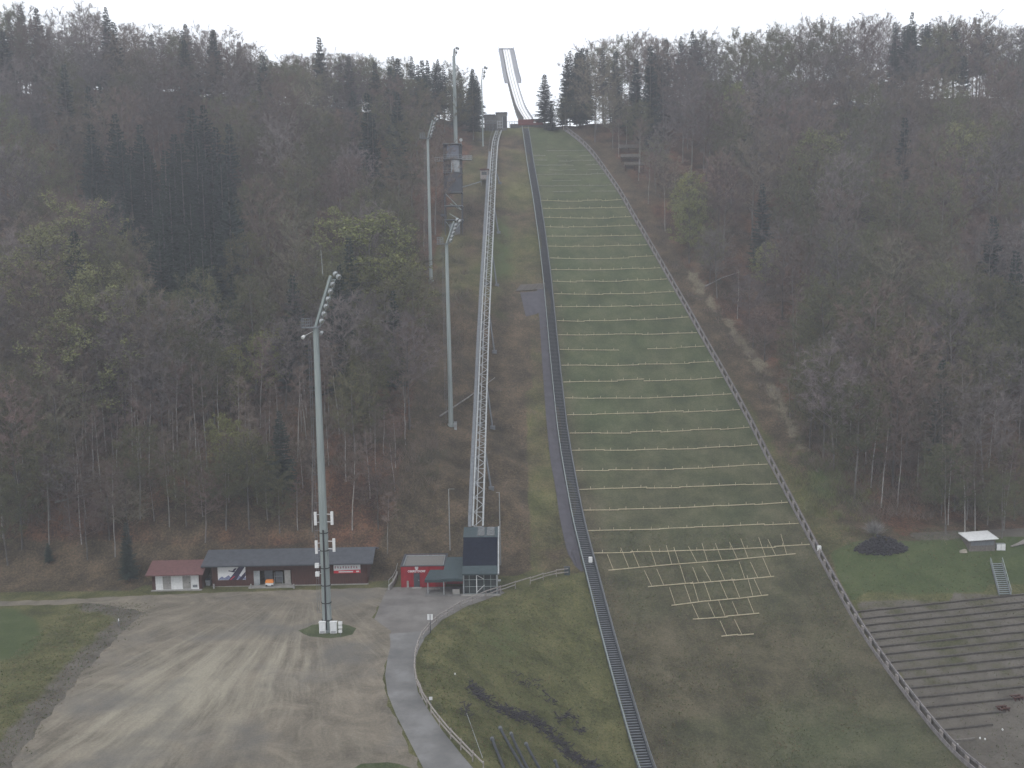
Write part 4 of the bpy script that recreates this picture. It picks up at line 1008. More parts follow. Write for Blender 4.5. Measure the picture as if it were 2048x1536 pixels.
mb = MB(); mb.box(tx(897),tx(918),.3,1.5,lv[1]-3.6,lv[1]-.8); mb.build('equipment_box', steel_m, r)
mb = MB(); mb.box(tx(880),x0+.1,-.1,dp*.6,lv[3]-5.5,lv[3]-5.2+4.5*0+.2)
for xx in (tx(883), tx(887)): mb.box(xx,xx+.1,.2,.35,lv[3]-9,lv[3]+1.2)
mb.build('side_platform', steel_d, r)
mb = MB(); mb.box(tx(877),tx(922),-.9,.0,lv[0],lv[0]+.12)
for k in range(9): xx = tx(877)+(tx(922)-tx(877))*k/8; mb.bar((xx,-.9,lv[0]),(xx,-.9,lv[0]+1.2),.05)
for h in (.6,1.2): mb.bar((tx(877),-.9,lv[0]+h),(tx(922),-.9,lv[0]+h),.05)
mb.build('lower_platform', galv, r)
mb = MB(); mb.bar((x1,1,tz(374)),(tx(960),3,tz(362)),.5,.2); mb.build('gangway', steel_m, r)
mb = MB(); mb.tube([(tx(924),0,lv[6]+.9),(tx(924),-.3,lv[6]+.9)],.38,12); mb.bar((tx(924),0,lv[6]),(tx(924),0,lv[6]+.8),.08); mb.build('dish', galv_l, r)
mb = MB(); a0 = tx(926); a1_ = tx(945); z0 = tz(320)
mb.box(a0,a1_,0,1.5,z0,z0+.12)
for k in range(8): xx = a0+(a1_-a0)*k/7; mb.bar((xx,0,z0),(xx,0,z0+.9),.08)
mb.bar((a0,0,z0+.9),(a1_,0,z0+.9),.12); mb.bar((a0,0,z0+.5),(a1_,0,z0+.5),.08); mb.build('balcony', galv_l, r)
mb = MB(); mb.box(tx(870),x0-.1,2,3.5,z0,z0+.12); 
for k in range(5): xx = tx(870)+(x0-tx(870))*k/4; mb.bar((xx,2,z0),(xx,2,z0+.9),.08)
mb.bar((tx(870),2,z0+.9),(x0,2,z0+.9),.1); mb.build('left_balcony', galv_l, r)
p = G(969, 372); H = W(969,338,p[1])[2]-p[2]; r = thing('observer_hut', 'small grey brown observer cabin on the slope between tower and lift track', 'cabin', p)
mb = MB(); mb.box(-1.0,1.0,0,2,H-2.6,H-.2); mb.build('wall', timber_g, r); mb = MB(); mb.box(-1.2,1.2,-.3,2.2,H-.2,H); mb.build('roof', roof_r, r); mb = MB(); mb.box(-.7,.6,-.03,-.003,H-1.5,H-.7); mb.build('window', glass, r)
for xx in (-.9,.8):
    mb = MB(); mb.box(xx,xx+.12,.1,.25,-1.5,H-2.6); mb.build('stilt', steel_m, r)

# ------------------------------------------------------------------ top: lift station, takeoff, inrun
p = W(993, 256, 296); zg = gz(p[0], 296)
r = thing('top_station', 'dark concrete top station block of the lift below the inrun', 'station', (p[0], 296, zg)); B = V((p[0],296,zg))
def lx(x): return float(W(x, 240, 296)[0]-p[0])
def lz(y): return float(W(995, y, 296)[2]-zg)
mb = MB(); mb.box(lx(992),lx(1014),1,6,-3,lz(225)); mb.box(lx(968),lx(992)-.003,2,6,-3,lz(228)); mb.build('wall', conc_d, r)
mb = MB(); mb.box(lx(991),lx(1015),.8,6.2,lz(225),lz(223.5)); mb.box(lx(966),lx(990),1.8,6.2,lz(228),lz(226.5)); mb.build('roof', steel_d, r)
mb = MB(); mb.box(lx(1005),lx(1012),.90,.997,lz(255),lz(232)); mb.build('doorway', steel_d, r)
mb = MB()
for y_ in (243, 249, 255): mb.bar((lx(995),-.5,lz(y_)),(lx(1005),-.5,lz(y_)),.14)
for x_ in (995,1000,1005): mb.bar((lx(x_),-.5,lz(258)),(lx(x_),-.5,lz(242 if x_ < 1005 else 234)),.16)
mb.build('gate_frame', galv_l, r)
mb = MB(); mb.box(lx(960),lx(992),.5,1.5,lz(246),lz(245)); mb.bar((lx(960),.5,lz(240)),(lx(992),.5,lz(240)),.1)
for k in range(6): xx = lx(960)+(lx(992)-lx(960))*k/5; mb.bar((xx,.5,lz(262)),(xx,.5,lz(240)),.12)
mb.build('terrace_railing', steel_m, r)
# inrun
ip = [(1056,239,1.9,305),(1051,232,1.9,309),(1045,222,1.9,316),(1040,212,1.9,322),(1033,190,2.0,334),(1026,165,2.05,348),(1021,145,2.1,359),(1016,118,2.2,375),(1012,99,2.3,388)]
C_ = [W(x, y, D_) for x, y, w_, D_ in ip]; dn = np.linspace(0, 8, 49)
cx_ = np.interp(dn, range(9), [c[0] for c in C_]); cy_ = np.interp(dn, range(9), [c[1] for c in C_]); cz_ = np.interp(dn, range(9), [c[2] for c in C_]); hw = np.interp(dn, range(9), [q[2] for q in ip])
kk = np.hanning(7); kk /= kk.sum(); sm = lambda a: np.convolve(np.pad(a, 3, mode='reflect', reflect_type='odd'), kk, 'valid')
cx_, cy_, cz_ = sm(cx_), sm(cy_), sm(cz_)
r = thing('inrun_ramp', 'tall slender ski jump inrun ramp with white track rising against the sky', 'inrun ramp', (cx_[0],cy_[0],gz(cx_[0],cy_[0]))); off = r.location.copy()
def strip(mb, a, b_, z0, z1, i0=0, i1=48):
    for i in range(i0, i1):
        q = [(cx_[i]+a,cy_[i],cz_[i]+z0),(cx_[i]+b_,cy_[i],cz_[i]+z0),(cx_[i+1]+b_,cy_[i+1],cz_[i+1]+z0),(cx_[i+1]+a,cy_[i+1],cz_[i+1]+z0)]
        q2 = [(x, y, z+z1-z0) for x, y, z in q]; mb.hexa(q+q2)
mb = MB(); strip(mb, -1.3, 1.3, -.5, 0); mb.build('track', white_track, r, off)
mb = MB()
for a in (-.55, .35): strip(mb, a, a+.2, .003, .03)
mb.build('track_groove', galv_l, r, off)
gb = mat('blue grey panel', (.27,.28,.31), (.33,.34,.37), 1, .6)
for s_ in (-1, 1):
    mb = MB(); a, c = sorted((s_*1.32, s_*1.5)); strip(mb, a, c, -1.3, .7); mb.build('side_wall', conc_d if s_ < 0 else gb, r, off)
    mb = MB(); a, c = sorted((s_*1.52, s_*2.7)); strip(mb, a, c, -.2, .0, 30, 48); a, c = sorted((s_*2.7, s_*2.82)); strip(mb, a, c, -.2, 1.2, 30, 48); mb.build('gallery', gb, r, off)
mb = MB(); strip(mb, -1.2, 1.2, -3.0, -.52); mb.build('girder', conc, r, off)
for i in (5,):
    mb = MB(); mb.box(cx_[i]-1.0,cx_[i]+1.0,cy_[i]-.6,cy_[i]+.6,gz(cx_[i],cy_[i],-2),cz_[i]-2.5); mb.build('pier', conc, r, off)
mb = MB(); mb.box(cx_[48]-2.8,cx_[48]+2.8,cy_[48],cy_[48]+3,cz_[48]-.4,cz_[48]+.5); mb.build('start_house', gb, r, off)
# takeoff table
D_ = 303.0; c = W(1060, 245, D_); zg = gz(c[0], D_)
r = thing('takeoff_table', 'red fronted takeoff table at the head of the landing slope', 'takeoff table', (c[0], D_, zg)); 
def ox(x): return float(W(x, 245, D_)[0]-c[0])
def oz(y): return float(W(1060, y, D_)[2]-zg)
mb = MB(); mb.box(ox(1036),ox(1086),0,.3,oz(250),oz(238.5)); mb.build('front_wall', iron_red, r)
mb = MB(); mb.box(ox(1067),ox(1072),-.06,-.003,oz(246),oz(242)); mb.build('sign_plate', paint_w, r)
mb = MB(); mb.box(ox(1020),ox(1112),.31,3,-2,oz(247)); mb.build('base', conc_d, r)
mb = MB(); mb.bar((ox(1014),-.2,oz(243)),(ox(1036),-.2,oz(243)),.1); mb.bar((ox(1086),-.2,oz(247)),(ox(1110),-.2,oz(247)),.1)
for k in range(5): mb.bar((ox(1014+k*5),-.2,oz(254)),(ox(1014+k*5),-.2,oz(243)),.12)
for k in range(5): mb.bar((ox(1088+k*5),-.2,oz(254)),(ox(1088+k*5),-.2,oz(247)),.1)
mb.build('railing', steel_m, r)
# small white post at knoll corner
p = hitf(1110,254,Z); r = thing('corner_post', 'small white post at the top right corner of the slope', 'post', p); mb = MB(); mb.bar((0,0,-.2),(.3,0,1.3),.3,.2); mb.build('post', white_p, r); mb = MB(); mb.box(-.3,.3,-.3,.3,-.3,.1); mb.build('foot', conc, r)
# terrace platforms in forest on the right of the knoll
for k, (x, y, lab) in enumerate(((1256,303,'dark lookout platform in the right forest, topmost of three'),(1260,322,'dark lookout platform in the right forest, middle of three'),(1268,338,'dark lookout platform in the right forest, lowest of three'))):
    p = G(x, y); r = thing('lookout_platform', lab, 'platform', p, 0, 'lookout platforms in the right forest')
    mb = MB(); mb.box(-2.7,2.7,-1,1.2,.9,1.05); mb.build('deck', timber_s, r); mb = MB(); mb.box(-2.7,2.7,-1.05,-.98,1.05,1.8); mb.build('parapet', timber_s, r)
    for xx in (-2.5,0,2.4):
        mb = MB(); mb.box(xx,xx+.15,-.95,-.8,-2.0,.9); mb.build('stilt', timber_d, r)
# ------------------------------------------------------------------ tree meshes
def tri_strip_twig(V_, F_, M_, p, d, l, w, mi, rr):
    s = d.cross(Vector((rr.uniform(-1,1), rr.uniform(-1,1), rr.uniform(-1,1)))).normalized()*w
    i = len(V_); V_ += [tuple(p-s), tuple(p+s), tuple(p+d*l)]; F_.append((i, i+1, i+2)); M_.append(mi)
def rv(rr): 
    v = Vector((rr.gauss(0,1), rr.gauss(0,1), rr.gauss(0,1))); return v.normalized()
def broadleaf(seed, H=20.0, spread=3.6, cb=.35, leaves=0, nl=20, tw=9, r0=.19, leafsize=.17, shape=.55):
    rr = random.Random(seed); tr = MB(); cr = MB()
    lean = Vector((rr.uniform(-.05,.05), rr.uniform(-.05,.05), 1))
    pts = []; n = 7; wob = Vector((0,0,0))
    for k in range(n+1):
        pts.append(lean*(H*.93*k/n)+wob); wob = wob+Vector((rr.uniform(-.14,.14), rr.uniform(-.14,.14), 0))*(H/20)
    pts[0] = pts[0]-Vector((0,0,1.2))
    tr.tube(pts, [r0*(1-.88*k/n) for k in range(n+1)], 6)
    def tp(z):
        f = min(max(z/(H*.93), 0), .999)*n; k = int(f); a = pts[k] if k else pts[0]+Vector((0,0,1.2)); return a.lerp(pts[k+1], f-k)
    zc = H*(cb+1)/2; hz_ = H*(1-cb)/2
    for k in range(nl):
        c_ = 1-1.72*(k+.5)/nl; az = k*2.4+rr.uniform(-.35,.35); sn = math.sqrt(max(0, 1-c_*c_)); rr_ = rr.uniform(.72,1.08)
        tip = Vector((math.cos(az)*sn*spread*rr_, math.sin(az)*sn*spread*rr_, zc+c_*hz_*rr_)); hr = math.hypot(tip.x, tip.y)
        z = min(max(tip.z-hr*rr.uniform(.5,.8)-.5, H*cb*.8), H*.9); p = tp(z); tip = tip+Vector((p.x, p.y, 0)); d = (tip-p); L = d.length; d.normalize()
        q1 = p+d*L*.42-Vector((0,0,.04*L)); q2 = p+d*L*.75-Vector((0,0,.03*L)); q3 = tip
        f_ = 1
        cr.tube([p, q1, q2, q3], [.055,.04,.025,.008], 3, 0, cap=False)
        for j in range(6):
            f = .42+.58*(j+rr.random())/6; b = (p.lerp(q1, f/.45) if f < .45 else (q1.lerp(q2, (f-.45)/.35) if f < .8 else q2.lerp(q3, (f-.8)/.2)))
            sd = (rv(rr)+d*.7+Vector((0,0,.35))).normalized(); sl_ = rr.uniform(.9,1.9)*spread/5.5
            e = b+sd*sl_; tri_strip_twig(cr.v, cr.f, cr.m, b, sd, sl_, .022, 0, rr)
            for _ in range(tw):
                g_ = b.lerp(e, rr.uniform(.2,1)); td = (rv(rr)+sd*.8+Vector((0,0,.25))).normalized(); tl = rr.uniform(.45,1.15)
                tri_strip_twig(cr.v, cr.f, cr.m, g_, td, tl, rr.uniform(.020,.042), 0, rr)
                for _l in range(leaves):
                    c = g_+td*tl*rr.uniform(.3,1)+rv(rr)*.18; s1 = rv(rr)*leafsize*rr.uniform(.6,1.3); s2 = rv(rr).cross(s1).normalized()*leafsize*rr.uniform(.5,1)
                    i = len(cr.v); cr.v += [tuple(c-s1), tuple(c+s2), tuple(c+s1)]; cr.f.append((i,i+1,i+2)); cr.m.append(1)
    return tr, cr
def spruce(seed, H=24.0, spread=2.9, cb=.12, dens=1.0, r0=.24):
    rr = random.Random(seed); tr = MB(); cr = MB()
    tr.tube([(0,0,-1.2),(0,0,H*.5),(0,0,H*.99)], [r0, r0*.6, .03], 6)
    z = H*cb
    while z < H*.985:
        u = (z/H-cb)/(1-cb); L = spread*(1-u)**.8*rr.uniform(.75,1.15)+.15; nb = int((5+3*(1-u))*dens)+1; a0 = rr.uniform(0,6.28)
        for k in range(nb):
            a = a0+2*PI*k/nb+rr.uniform(-.3,.3); l = L*rr.uniform(.65,1.15); dz = -.28+.55*u+rr.uniform(-.12,.12)
            d = Vector((math.cos(a), math.sin(a), dz)).normalized(); sd = Vector((-math.sin(a), math.cos(a), 0)); p = Vector((0,0,z+rr.uniform(-.2,.2)))
            cr.quad(p-sd*.04, p+sd*.04, p+d*l+Vector((0,0,.12*l)), mi=0)
            ns = max(3, int(l*5.0))
            for j in range(ns):
                f = (j+.6)/ns; b = p+d*l*f+Vector((0,0,.12*l*f*f)); w = l*.42*(1-f*.75)*rr.uniform(.6,1.2)+.12
                for sg in (-1, 1):
                    e = b+(sd*sg+d*.7+Vector((0,0,-.28-rr.random()*.35))).normalized()*w; h = .15+.09*rr.random()
                    cr.quad(b-d*h+Vector((0,0,.03)), b+d*h, e, mi=0)
                    if rr.random() < .5: cr.quad(b, b+d*h*1.5, b+(d*.4+Vector((0,0,-1))).normalized()*(.35+.3*rr.random()), mi=0)
        z += max(.42, H*.024)*rr.uniform(.8,1.2)
    return tr, cr
def finish(pair, name, mt, mc):
    t_ = pair[0].build(name+'_trunk', mt); c_ = pair[1].build(name+'_crown', mc)
    out = (t_.data, c_.data)
    bpy.data.objects.remove(t_); bpy.data.objects.remove(c_); return out
LIB = {
 'bare': [finish(broadleaf(s, 20+s%3, 5.6+.4*(s%4), .30+.05*(s%3), nl=36, tw=24), 'bare', bark, [(twig_r, twig_v, twig_o, twig_v, twig_r, twig, twig_v)[s-1]]) for s in range(1,8)],
 'slim': [finish(broadleaf(s+40, 18, 2.3, .42, 0, 15, 11, .12), 'slim', bark_p, [twig]) for s in range(4)],
 'bud': [finish(broadleaf(s+60, 19, 5.6, .26, 2, 34, 18, .18, .12), 'bud', bark, [twig_g, leaf_o]) for s in range(6)],
 'yellow': [finish(broadleaf(s+80, 15, 4.4, .18, 3, 28, 14, .15, .16), 'yellow', bark, [twig_g, leaf_y]) for s in range(3)],
 'olive': [finish(broadleaf(s+90, 19, 5.6, .12, 3, 34, 16, .18, .14), 'olive', bark, [twig_g, leaf_p]) for s in range(2)],
 'spruce': [finish(spruce(s+100, 24+s, 3.5+.25*s, .06+.05*s), 'spruce', bark, [needle]) for s in range(4)],
 'pine': [finish(spruce(s+120, 27, 3.0, .38, .9, .2), 'pine', bark, [needle]) for s in range(2)],
}
HH = {'bare': 21, 'slim': 18, 'bud': 19, 'yellow': 15, 'olive': 19, 'spruce': 25.5, 'pine': 27}
NAME = {'bare':'beech_tree','slim':'young_tree','bud':'budding_tree','yellow':'yellow_green_tree','olive':'pale_budding_tree','spruce':'spruce_tree','pine':'tall_spruce_tree'}
CAT = {'bare':'bare tree','slim':'slender tree','bud':'budding tree','yellow':'leafy tree','olive':'leafy tree','spruce':'spruce','pine':'tall spruce'}
DESC = {'bare':'bare brown beech','slim':'slender pale trunked tree','bud':'olive budding tree','yellow':'yellow green leafy tree','spruce':'dark green spruce','pine':'tall bare stemmed spruce'}
def zone(px_, py_, x, D):
    if px_ < 1040:
        col_ = 'at the left edge' if px_ < 170 else 'above the red roofed shed' if px_ < 400 else 'above the brown timber building' if px_ < 620 else 'behind the big floodlight mast' if px_ < 720 else 'left of the judging tower' if px_ < 880 else 'beside the lift track'
    else:
        col_ = 'near the timber barrier' if px_ < np.interp(py_, [200,600,1000], [1300,1560,1850]) else 'mid right forest' if px_ < 1780 else 'by the right edge'
    row = 'on the ridge' if D > 288 else 'high on the slope' if D > 240 else 'half way up' if D > 195 else 'low on the slope' if D > 167 else 'at the forest foot'
    return col_, row
SKY = [(-200,-10),(0,-5),(120,2),(195,8),(300,36),(400,38),(500,64),(540,104),(570,94),(640,82),(700,94),(780,98),(880,104),(940,120),(975,160),(1000,240),(1075,215),(1108,100),(1180,68),(1250,56),(1450,56),(1560,42),(1640,30),(1760,34),(1850,26),(1930,24),(2048,40),(2300,36)]
def cap(x, D, h, slack=22):
    z = gz(x, D)
    for _ in range(3):
        a, b_ = proj((x, D, z+h)); lim = float(np.interp(a, [q[0] for q in SKY], [q[1] for q in SKY]))+R.uniform(0, slack)
        if b_ < lim: h -= (lim-b_)*D/F
    return h
placed = []; counts = {}
def plant(kind, x, D, h, rz=None, special=None, sxy=1.0):
    k = R.randrange(len(LIB[kind])); tm, cm = LIB[kind][k]; z = gz(x, D)
    o = bpy.data.objects.new(NAME[kind], None); COL.objects.link(o); s = h/HH[kind]
    o.location = (x, D, z); o.rotation_euler = (0, 0, R.uniform(0, 6.28)); w_ = s**.7*sxy; o.scale = (w_, w_, s)
    for nm, me_ in (('trunk', tm), ('crown', cm)):
        c = bpy.data.objects.new(nm, me_); COL.objects.link(c); c.parent = o
    px_, py_ = proj((x, D, z+h*.7)); a, b_ = zone(px_, py_, x, D)
    o['category'] = CAT[kind]
    if special: o['label'] = special; return o
    sz = 'tall' if h > HH[kind]*1.06 else ('small' if h < HH[kind]*.86 else 'medium')
    d_ = DESC[kind] if kind != 'pine' else DESC[kind]
    o['label'] = f'{sz} {d_} {b_} {a}'.replace('tall tall', 'very tall'); o['group'] = f'{CAT[kind]}s {b_} {a}'
    placed.append((x, D)); counts[kind] = counts.get(kind, 0)+1
    return o
taken = []
def sp(kind, px_, ytop, ybase, label, sxy=1.0):
    b_ = G(px_, ybase); tz_ = W(px_, ytop, b_[1])[2]; h = min(tz_-b_[2], 38); o = plant(kind, b_[0], b_[1], h, special=label, sxy=sxy); taken.append((b_[0], b_[1])); return o
sp('olive',150,405,672,'big olive budding tree crown standing out before dark spruces, upper left', 1.5)
sp('olive',85,470,760,'broad olive budding tree left of the big olive tree', 1.5)
sp('olive',215,520,800,'broad olive budding tree right below the big olive tree', 1.5)
sp('olive',170,590,890,'olive budding tree below the big olive crown, left forest', 1.5)
sp('yellow',735,425,640,'bright yellow green tree left of the judging tower mast', 1.9)
sp('yellow',790,500,670,'smaller yellow green tree right beside the brightest one', 1.6)
sp('yellow',690,425,600,'pale yellow green tree left of the brightest one', 1.4)
sp('yellow',447,828,955,'small bright yellow green young tree above the brown building', .8)
sp('yellow',462,690,850,'faint yellow green tree above the brown timber building, taller one', .9)
sp('olive',1625,255,450,'round olive crowned tree standing out in the right forest', 1.5)
sp('yellow',1757,358,480,'yellow green tree in the middle of the right forest', 1.2)
sp('yellow',1462,165,320,'yellow green tree near the ridge of the right forest', 1.1)
sp('yellow',1375,345,480,'yellow green tree beside the upper timber barrier', 1.1)
sp('olive',1918,240,430,'pale olive tree below the tall spruces at the right', 1.2)
sp('spruce',258,1040,1162,'small dark green spruce left of the red roofed shed', .9)
sp('spruce',98,1085,1128,'tiny dark green spruce at the left forest foot', .9)
sp('spruce',1090,148,258,'lone ragged spruce on the skyline right of the inrun', 1.25)
sp('spruce',1103,196,262,'small spruce beside the lone skyline spruce', 1.2)
sp('spruce',645,66,260,'tallest skyline spruce on the left ridge', 1.0)
sp('spruce',1818,34,240,'tallest skyline spruce on the right ridge', .8)
sp('spruce',188,170,360,'pointed dark spruce in the upper left forest, right of its group', .9)
sp('spruce',140,120,330,'pointed dark spruce in the upper left forest, left of its group', 1)
sp('spruce',208,165,330,'thin pointed dark spruce in the upper left forest', .8)
sp('spruce',18,60,260,'dark spruce at the left edge near the ridge', 1.2)
sp('spruce',1508,135,320,'dark narrow spruce high in the right forest', 1.0)
for i in range(150):   # dark conifer stand, left
    x = 190+R.random()*280; y = 580+R.uniform(-140,190)
    if x < 330 and y > 610: continue
    b_ = G(x, y)
    if all((b_[0]-q[0])**2+(b_[1]-q[1])**2 > 8 for q in taken): plant('spruce', b_[0], b_[1], R.uniform(19,27), sxy=1.2); taken.append((b_[0], b_[1]))
for i in range(22):   # ridge spruces right with gaps under them
    x = 1780+R.random()*200; D = R.uniform(298,312); b_ = W(x, 240, D); plant('pine', b_[0], D, max(9, cap(b_[0], D, R.uniform(22,29), 25)))
    taken.append((b_[0], D))
for i in range(34):   # spruces flanking the gap
    x = R.choice([R.uniform(765,960), R.uniform(1128,1175), R.uniform(1128,1240), R.uniform(1290,1420)]); D = R.uniform(298,312) if x > 1050 else R.uniform(288,312); b_ = W(x, 240, D)
    if abs(b_[0]-W(912,240,D)[0]) < 3: continue
    plant(R.choice(['spruce','pine']), b_[0], D, max(8, cap(b_[0], D, R.uniform(19,26), 25))); taken.append((b_[0], D))
# understorey that closes the view under the ridge crowns, and trees at the forest edge beside the slope
for i in range(520):
    x = R.choice([R.uniform(-30,950), R.uniform(1125,1790), R.uniform(1990,2080)]); D = R.uniform(297,309); b_ = W(x, 230, D)
    if all((b_[0]-q[0])**2+(D-q[1])**2 > 5.5 for q in taken): plant(R.choice(['bud','bare','spruce','spruce']), b_[0], D, R.uniform(8,12), sxy=1.3); taken.append((b_[0], D))
for i in range(90):
    y = R.uniform(262,860); x = float(epx(ER, y))+R.uniform(8,70); b_ = G(x, y)
    if all((b_[0]-q[0])**2+(b_[1]-q[1])**2 > 17 for q in taken): plant(R.choice(['bud','bare','bare','bud','yellow','slim']), b_[0], b_[1], cap(b_[0], b_[1], R.uniform(10,17))); taken.append((b_[0], b_[1]))
for i in range(110):
    x, y = (R.uniform(-20,790), R.uniform(1035,1135)) if i < 80 else (R.uniform(1840,2060), R.uniform(1020,1078))
    if y > 1075 and 285 < x < 760: y -= 50
    b_ = G(x, y)
    if all((b_[0]-q[0])**2+(b_[1]-q[1])**2 > 5 for q in taken): plant(R.choice(['slim','slim','bare','slim','bud']), b_[0], b_[1], R.uniform(8,17)); taken.append((b_[0], b_[1]))
# scatter the forest
MASTS = [(859, 228, 24), (909, 284, 30), (964, 284, 16), (906, 248, 34)]
cand = []; cells = {}
def ok(x, D, rad):
    cx0, cy0 = int(x//7), int(D//7)
    for i in (-1,0,1):
        for j in (-1,0,1):
            for q in cells.get((cx0+i, cy0+j), ()):
                if (q[0]-x)**2+(q[1]-D)**2 < rad*rad: return False
    return True
for q in taken: cells.setdefault((int(q[0]//7), int(q[1]//7)), []).append(q)
N_ = 26000
xs_ = NP.uniform(-190, 185, N_); ds_ = NP.uniform(151, 324, N_)
tb = T(xs_, ds_); zz_ = Z(xs_, ds_); px_, py_ = projv(xs_, ds_, zz_)
inl = (px_ < epx(EL, py_)) ; inr = (px_ > epx(ER, py_))
okm = (inl | inr) & (px_ > -140) & (px_ < 2190)
okm &= ~((ds_ < 152.5) & (px_ > 280) & (px_ < 800) & inl) & ~((ds_ < 163) & inr & (px_ > 1600)) & ~((px_ > 1640) & (tb < 160) & inr)
for x, D, a, b_ in zip(xs_[okm], ds_[okm], px_[okm], py_[okm]):
    rad = 5.0 if D > 290 else 6.3 if D > 205 else 5.0 if D > 182 else 3.5 if D > 168 else 2.6
    if ok(x, D, rad): cells.setdefault((int(x//7), int(D//7)), []).append((x, D)); cand.append((x, D, a, b_))
def nz(x, y, s, seed): return float(noise2(x, y, s, seed))
LIM = {'bare': 300, 'slim': 299, 'bud': 290, 'yellow': 60, 'spruce': 299, 'pine': 60}
cand.sort(key=lambda q: q[1])
LIM['bud'] = LIM['bare'] = 296
rest = []
for x, D, a, b_ in cand:
    left = a < 1040
    if any(abs(a-m[0]) < m[2] and m[1]-45 < D < m[1] for m in MASTS): continue
    con = .035+.06*(D > 270)+.22*max(0, nz(x, D, .06, 21)-.7)
    if left: con += .30*(700 < a < 975 and D > 240)+.22*(a < 130 and D > 270)
    bud = .15+.25*(nz(x, D, .05, 33) > .35)+.06*(D > 215)
    slim = .34*(D < 190)+.06+.30*(D < 168)
    u = R.random()
    kind = 'spruce' if u < con else 'slim' if u < con+slim else 'bud' if u < con+slim+bud else 'bare'
    if kind == 'bud' and R.random() < .07: kind = 'yellow'
    h = {'bare': R.uniform(18,27), 'slim': R.uniform(10,19), 'bud': R.uniform(17,25), 'yellow': R.uniform(10,15), 'spruce': R.uniform(17,28), 'pine': 25}[kind]
    if D < 160: h *= .85
    if left and 560 < a < 960 and b_ > 560:
        h *= .85
    if left and a > 880: h *= .85
    if not left and a < epx(ER, b_)+40 and D < 270: h *= .85
    if D > 285: h = h*1.12+(3 if not left else 0)
    h = cap(x, D, h)
    if h < 7: continue
    if counts.get(kind, 0) >= LIM[kind]: rest.append((kind, x, D, h)); continue
    plant(kind, x, D, h)
print('TREES', len(cand), counts, 'rest', len(rest))
if rest:   # the farthest trees read as one mass
    VV = []; FF = []; MM = []; n0 = 0
    cache = {}
    for kind in ('bare','bud','slim','spruce','yellow'):
        for k, (tm, cm) in enumerate(LIB[kind]):
            arr = []
            for me_, which in ((tm, 0), (cm, 1)):
                v_ = np.empty(len(me_.vertices)*3, np.float32); me_.vertices.foreach_get('co', v_); v_ = v_.reshape(-1, 3)
                me_.calc_loop_triangles(); t_ = np.empty(len(me_.loop_triangles)*3, np.int32); me_.loop_triangles.foreach_get('vertices', t_); t_ = t_.reshape(-1, 3)
                mi_ = np.empty(len(me_.loop_triangles), np.int32); me_.loop_triangles.foreach_get('material_index', mi_)
                base = {'bare': (0,1,1), 'slim': (0,1,1), 'bud': (0,2,3), 'yellow': (0,2,3), 'spruce': (0,4,4)}[kind]
                arr.append((v_, t_, np.full(len(t_), base[0]) if which == 0 else np.where(mi_ == 0, base[1], base[2])))
            cache[kind, k] = arr
    rest = rest[:420]
    for kind, x, D, h in rest:
        k = R.randrange(len(LIB[kind])); s = h/HH[kind]; a = R.uniform(0, 6.28); c_, s_ = math.cos(a), math.sin(a); w_ = s**.7
        for v_, t_, m_ in cache[kind, k]:
            q = np.empty_like(v_); q[:,0] = (v_[:,0]*c_-v_[:,1]*s_)*w_+x; q[:,1] = (v_[:,0]*s_+v_[:,1]*c_)*w_+D; q[:,2] = v_[:,2]*s+gz(x, D)
            VV.append(q); FF.append(t_+n0); MM.append(m_); n0 += len(v_)
    me_ = np_mesh('far_forest', np.concatenate(VV), np.concatenate(FF), [bark, twig, twig_g, leaf_o, needle]); me_.polygons.foreach_set('material_index', np.concatenate(MM).astype(np.int32))
    o = bpy.data.objects.new('far_forest', me_); COL.objects.link(o); struct(o, 'stuff'); o['label'] = 'mass of bare and budding trees high on the slopes up to the ridge'
# undergrowth: low twiggy bushes, one mass
mb = MB(); rr = random.Random(77)
def bush(x, D, hgt_, n, sp_, mi):
    z = gz(x, D)
    for _ in range(n):
        p = Vector((x+rr.gauss(0,sp_), D+rr.gauss(0,sp_), 0)); p.z = z+rr.uniform(-.1,.3)*hgt_; d = (Vector((rr.gauss(0,.6), rr.gauss(0,.6), 1))).normalized()
        l = hgt_*rr.uniform(.4,1.0); w_ = rr.uniform(.02,.045); s = d.cross(rv(rr)).normalized()*w_; i = len(mb.v); mb.v += [tuple(p-s), tuple(p+s), tuple(p+d*l)]; mb.f.append((i,i+1,i+2)); mb.m.append(mi)
cnt = 0
while cnt < 3200:
    x = rr.uniform(-120, 110); D = rr.uniform(152, 250); a, b_ = proj((x, D, gz(x, D)))
    if not (-20 < a < 2070) or (epx(EL, b_)+70 < a < epx(ER, b_)-30): continue
    if D < 158 and 280 < a < 1010: continue
    if a > 1700 and T(x, D) < 157: continue
    if rr.random() > 1.2-(D-150)/130: continue
    bush(x, D, rr.uniform(.8,2.4)*(1+.9*(D < 172)), 34, rr.uniform(.4,1.1), rr.choice([0,0,0,1])); cnt += 1
for _ in range(170):
    a = rr.gauss(1660, 45); b_ = rr.gauss(965, 45); p = G(a, b_)
    if a > epx([(900,1560),(1060,1640)], b_)-10: bush(p[0], p[1], rr.uniform(1,2.2), 30, .6, 2)
for _ in range(70):
    a = rr.uniform(940, 1095); b_ = rr.uniform(430, 1100); p = G(a, b_); bush(p[0], p[1], rr.uniform(.4,1.0), 22, .8, rr.choice([0,0,1]))
o = mb.build('undergrowth', [twig, twig_g, leaf_o]); struct(o, 'stuff'); o['label'] = 'low brown and green undergrowth on the forest floor'
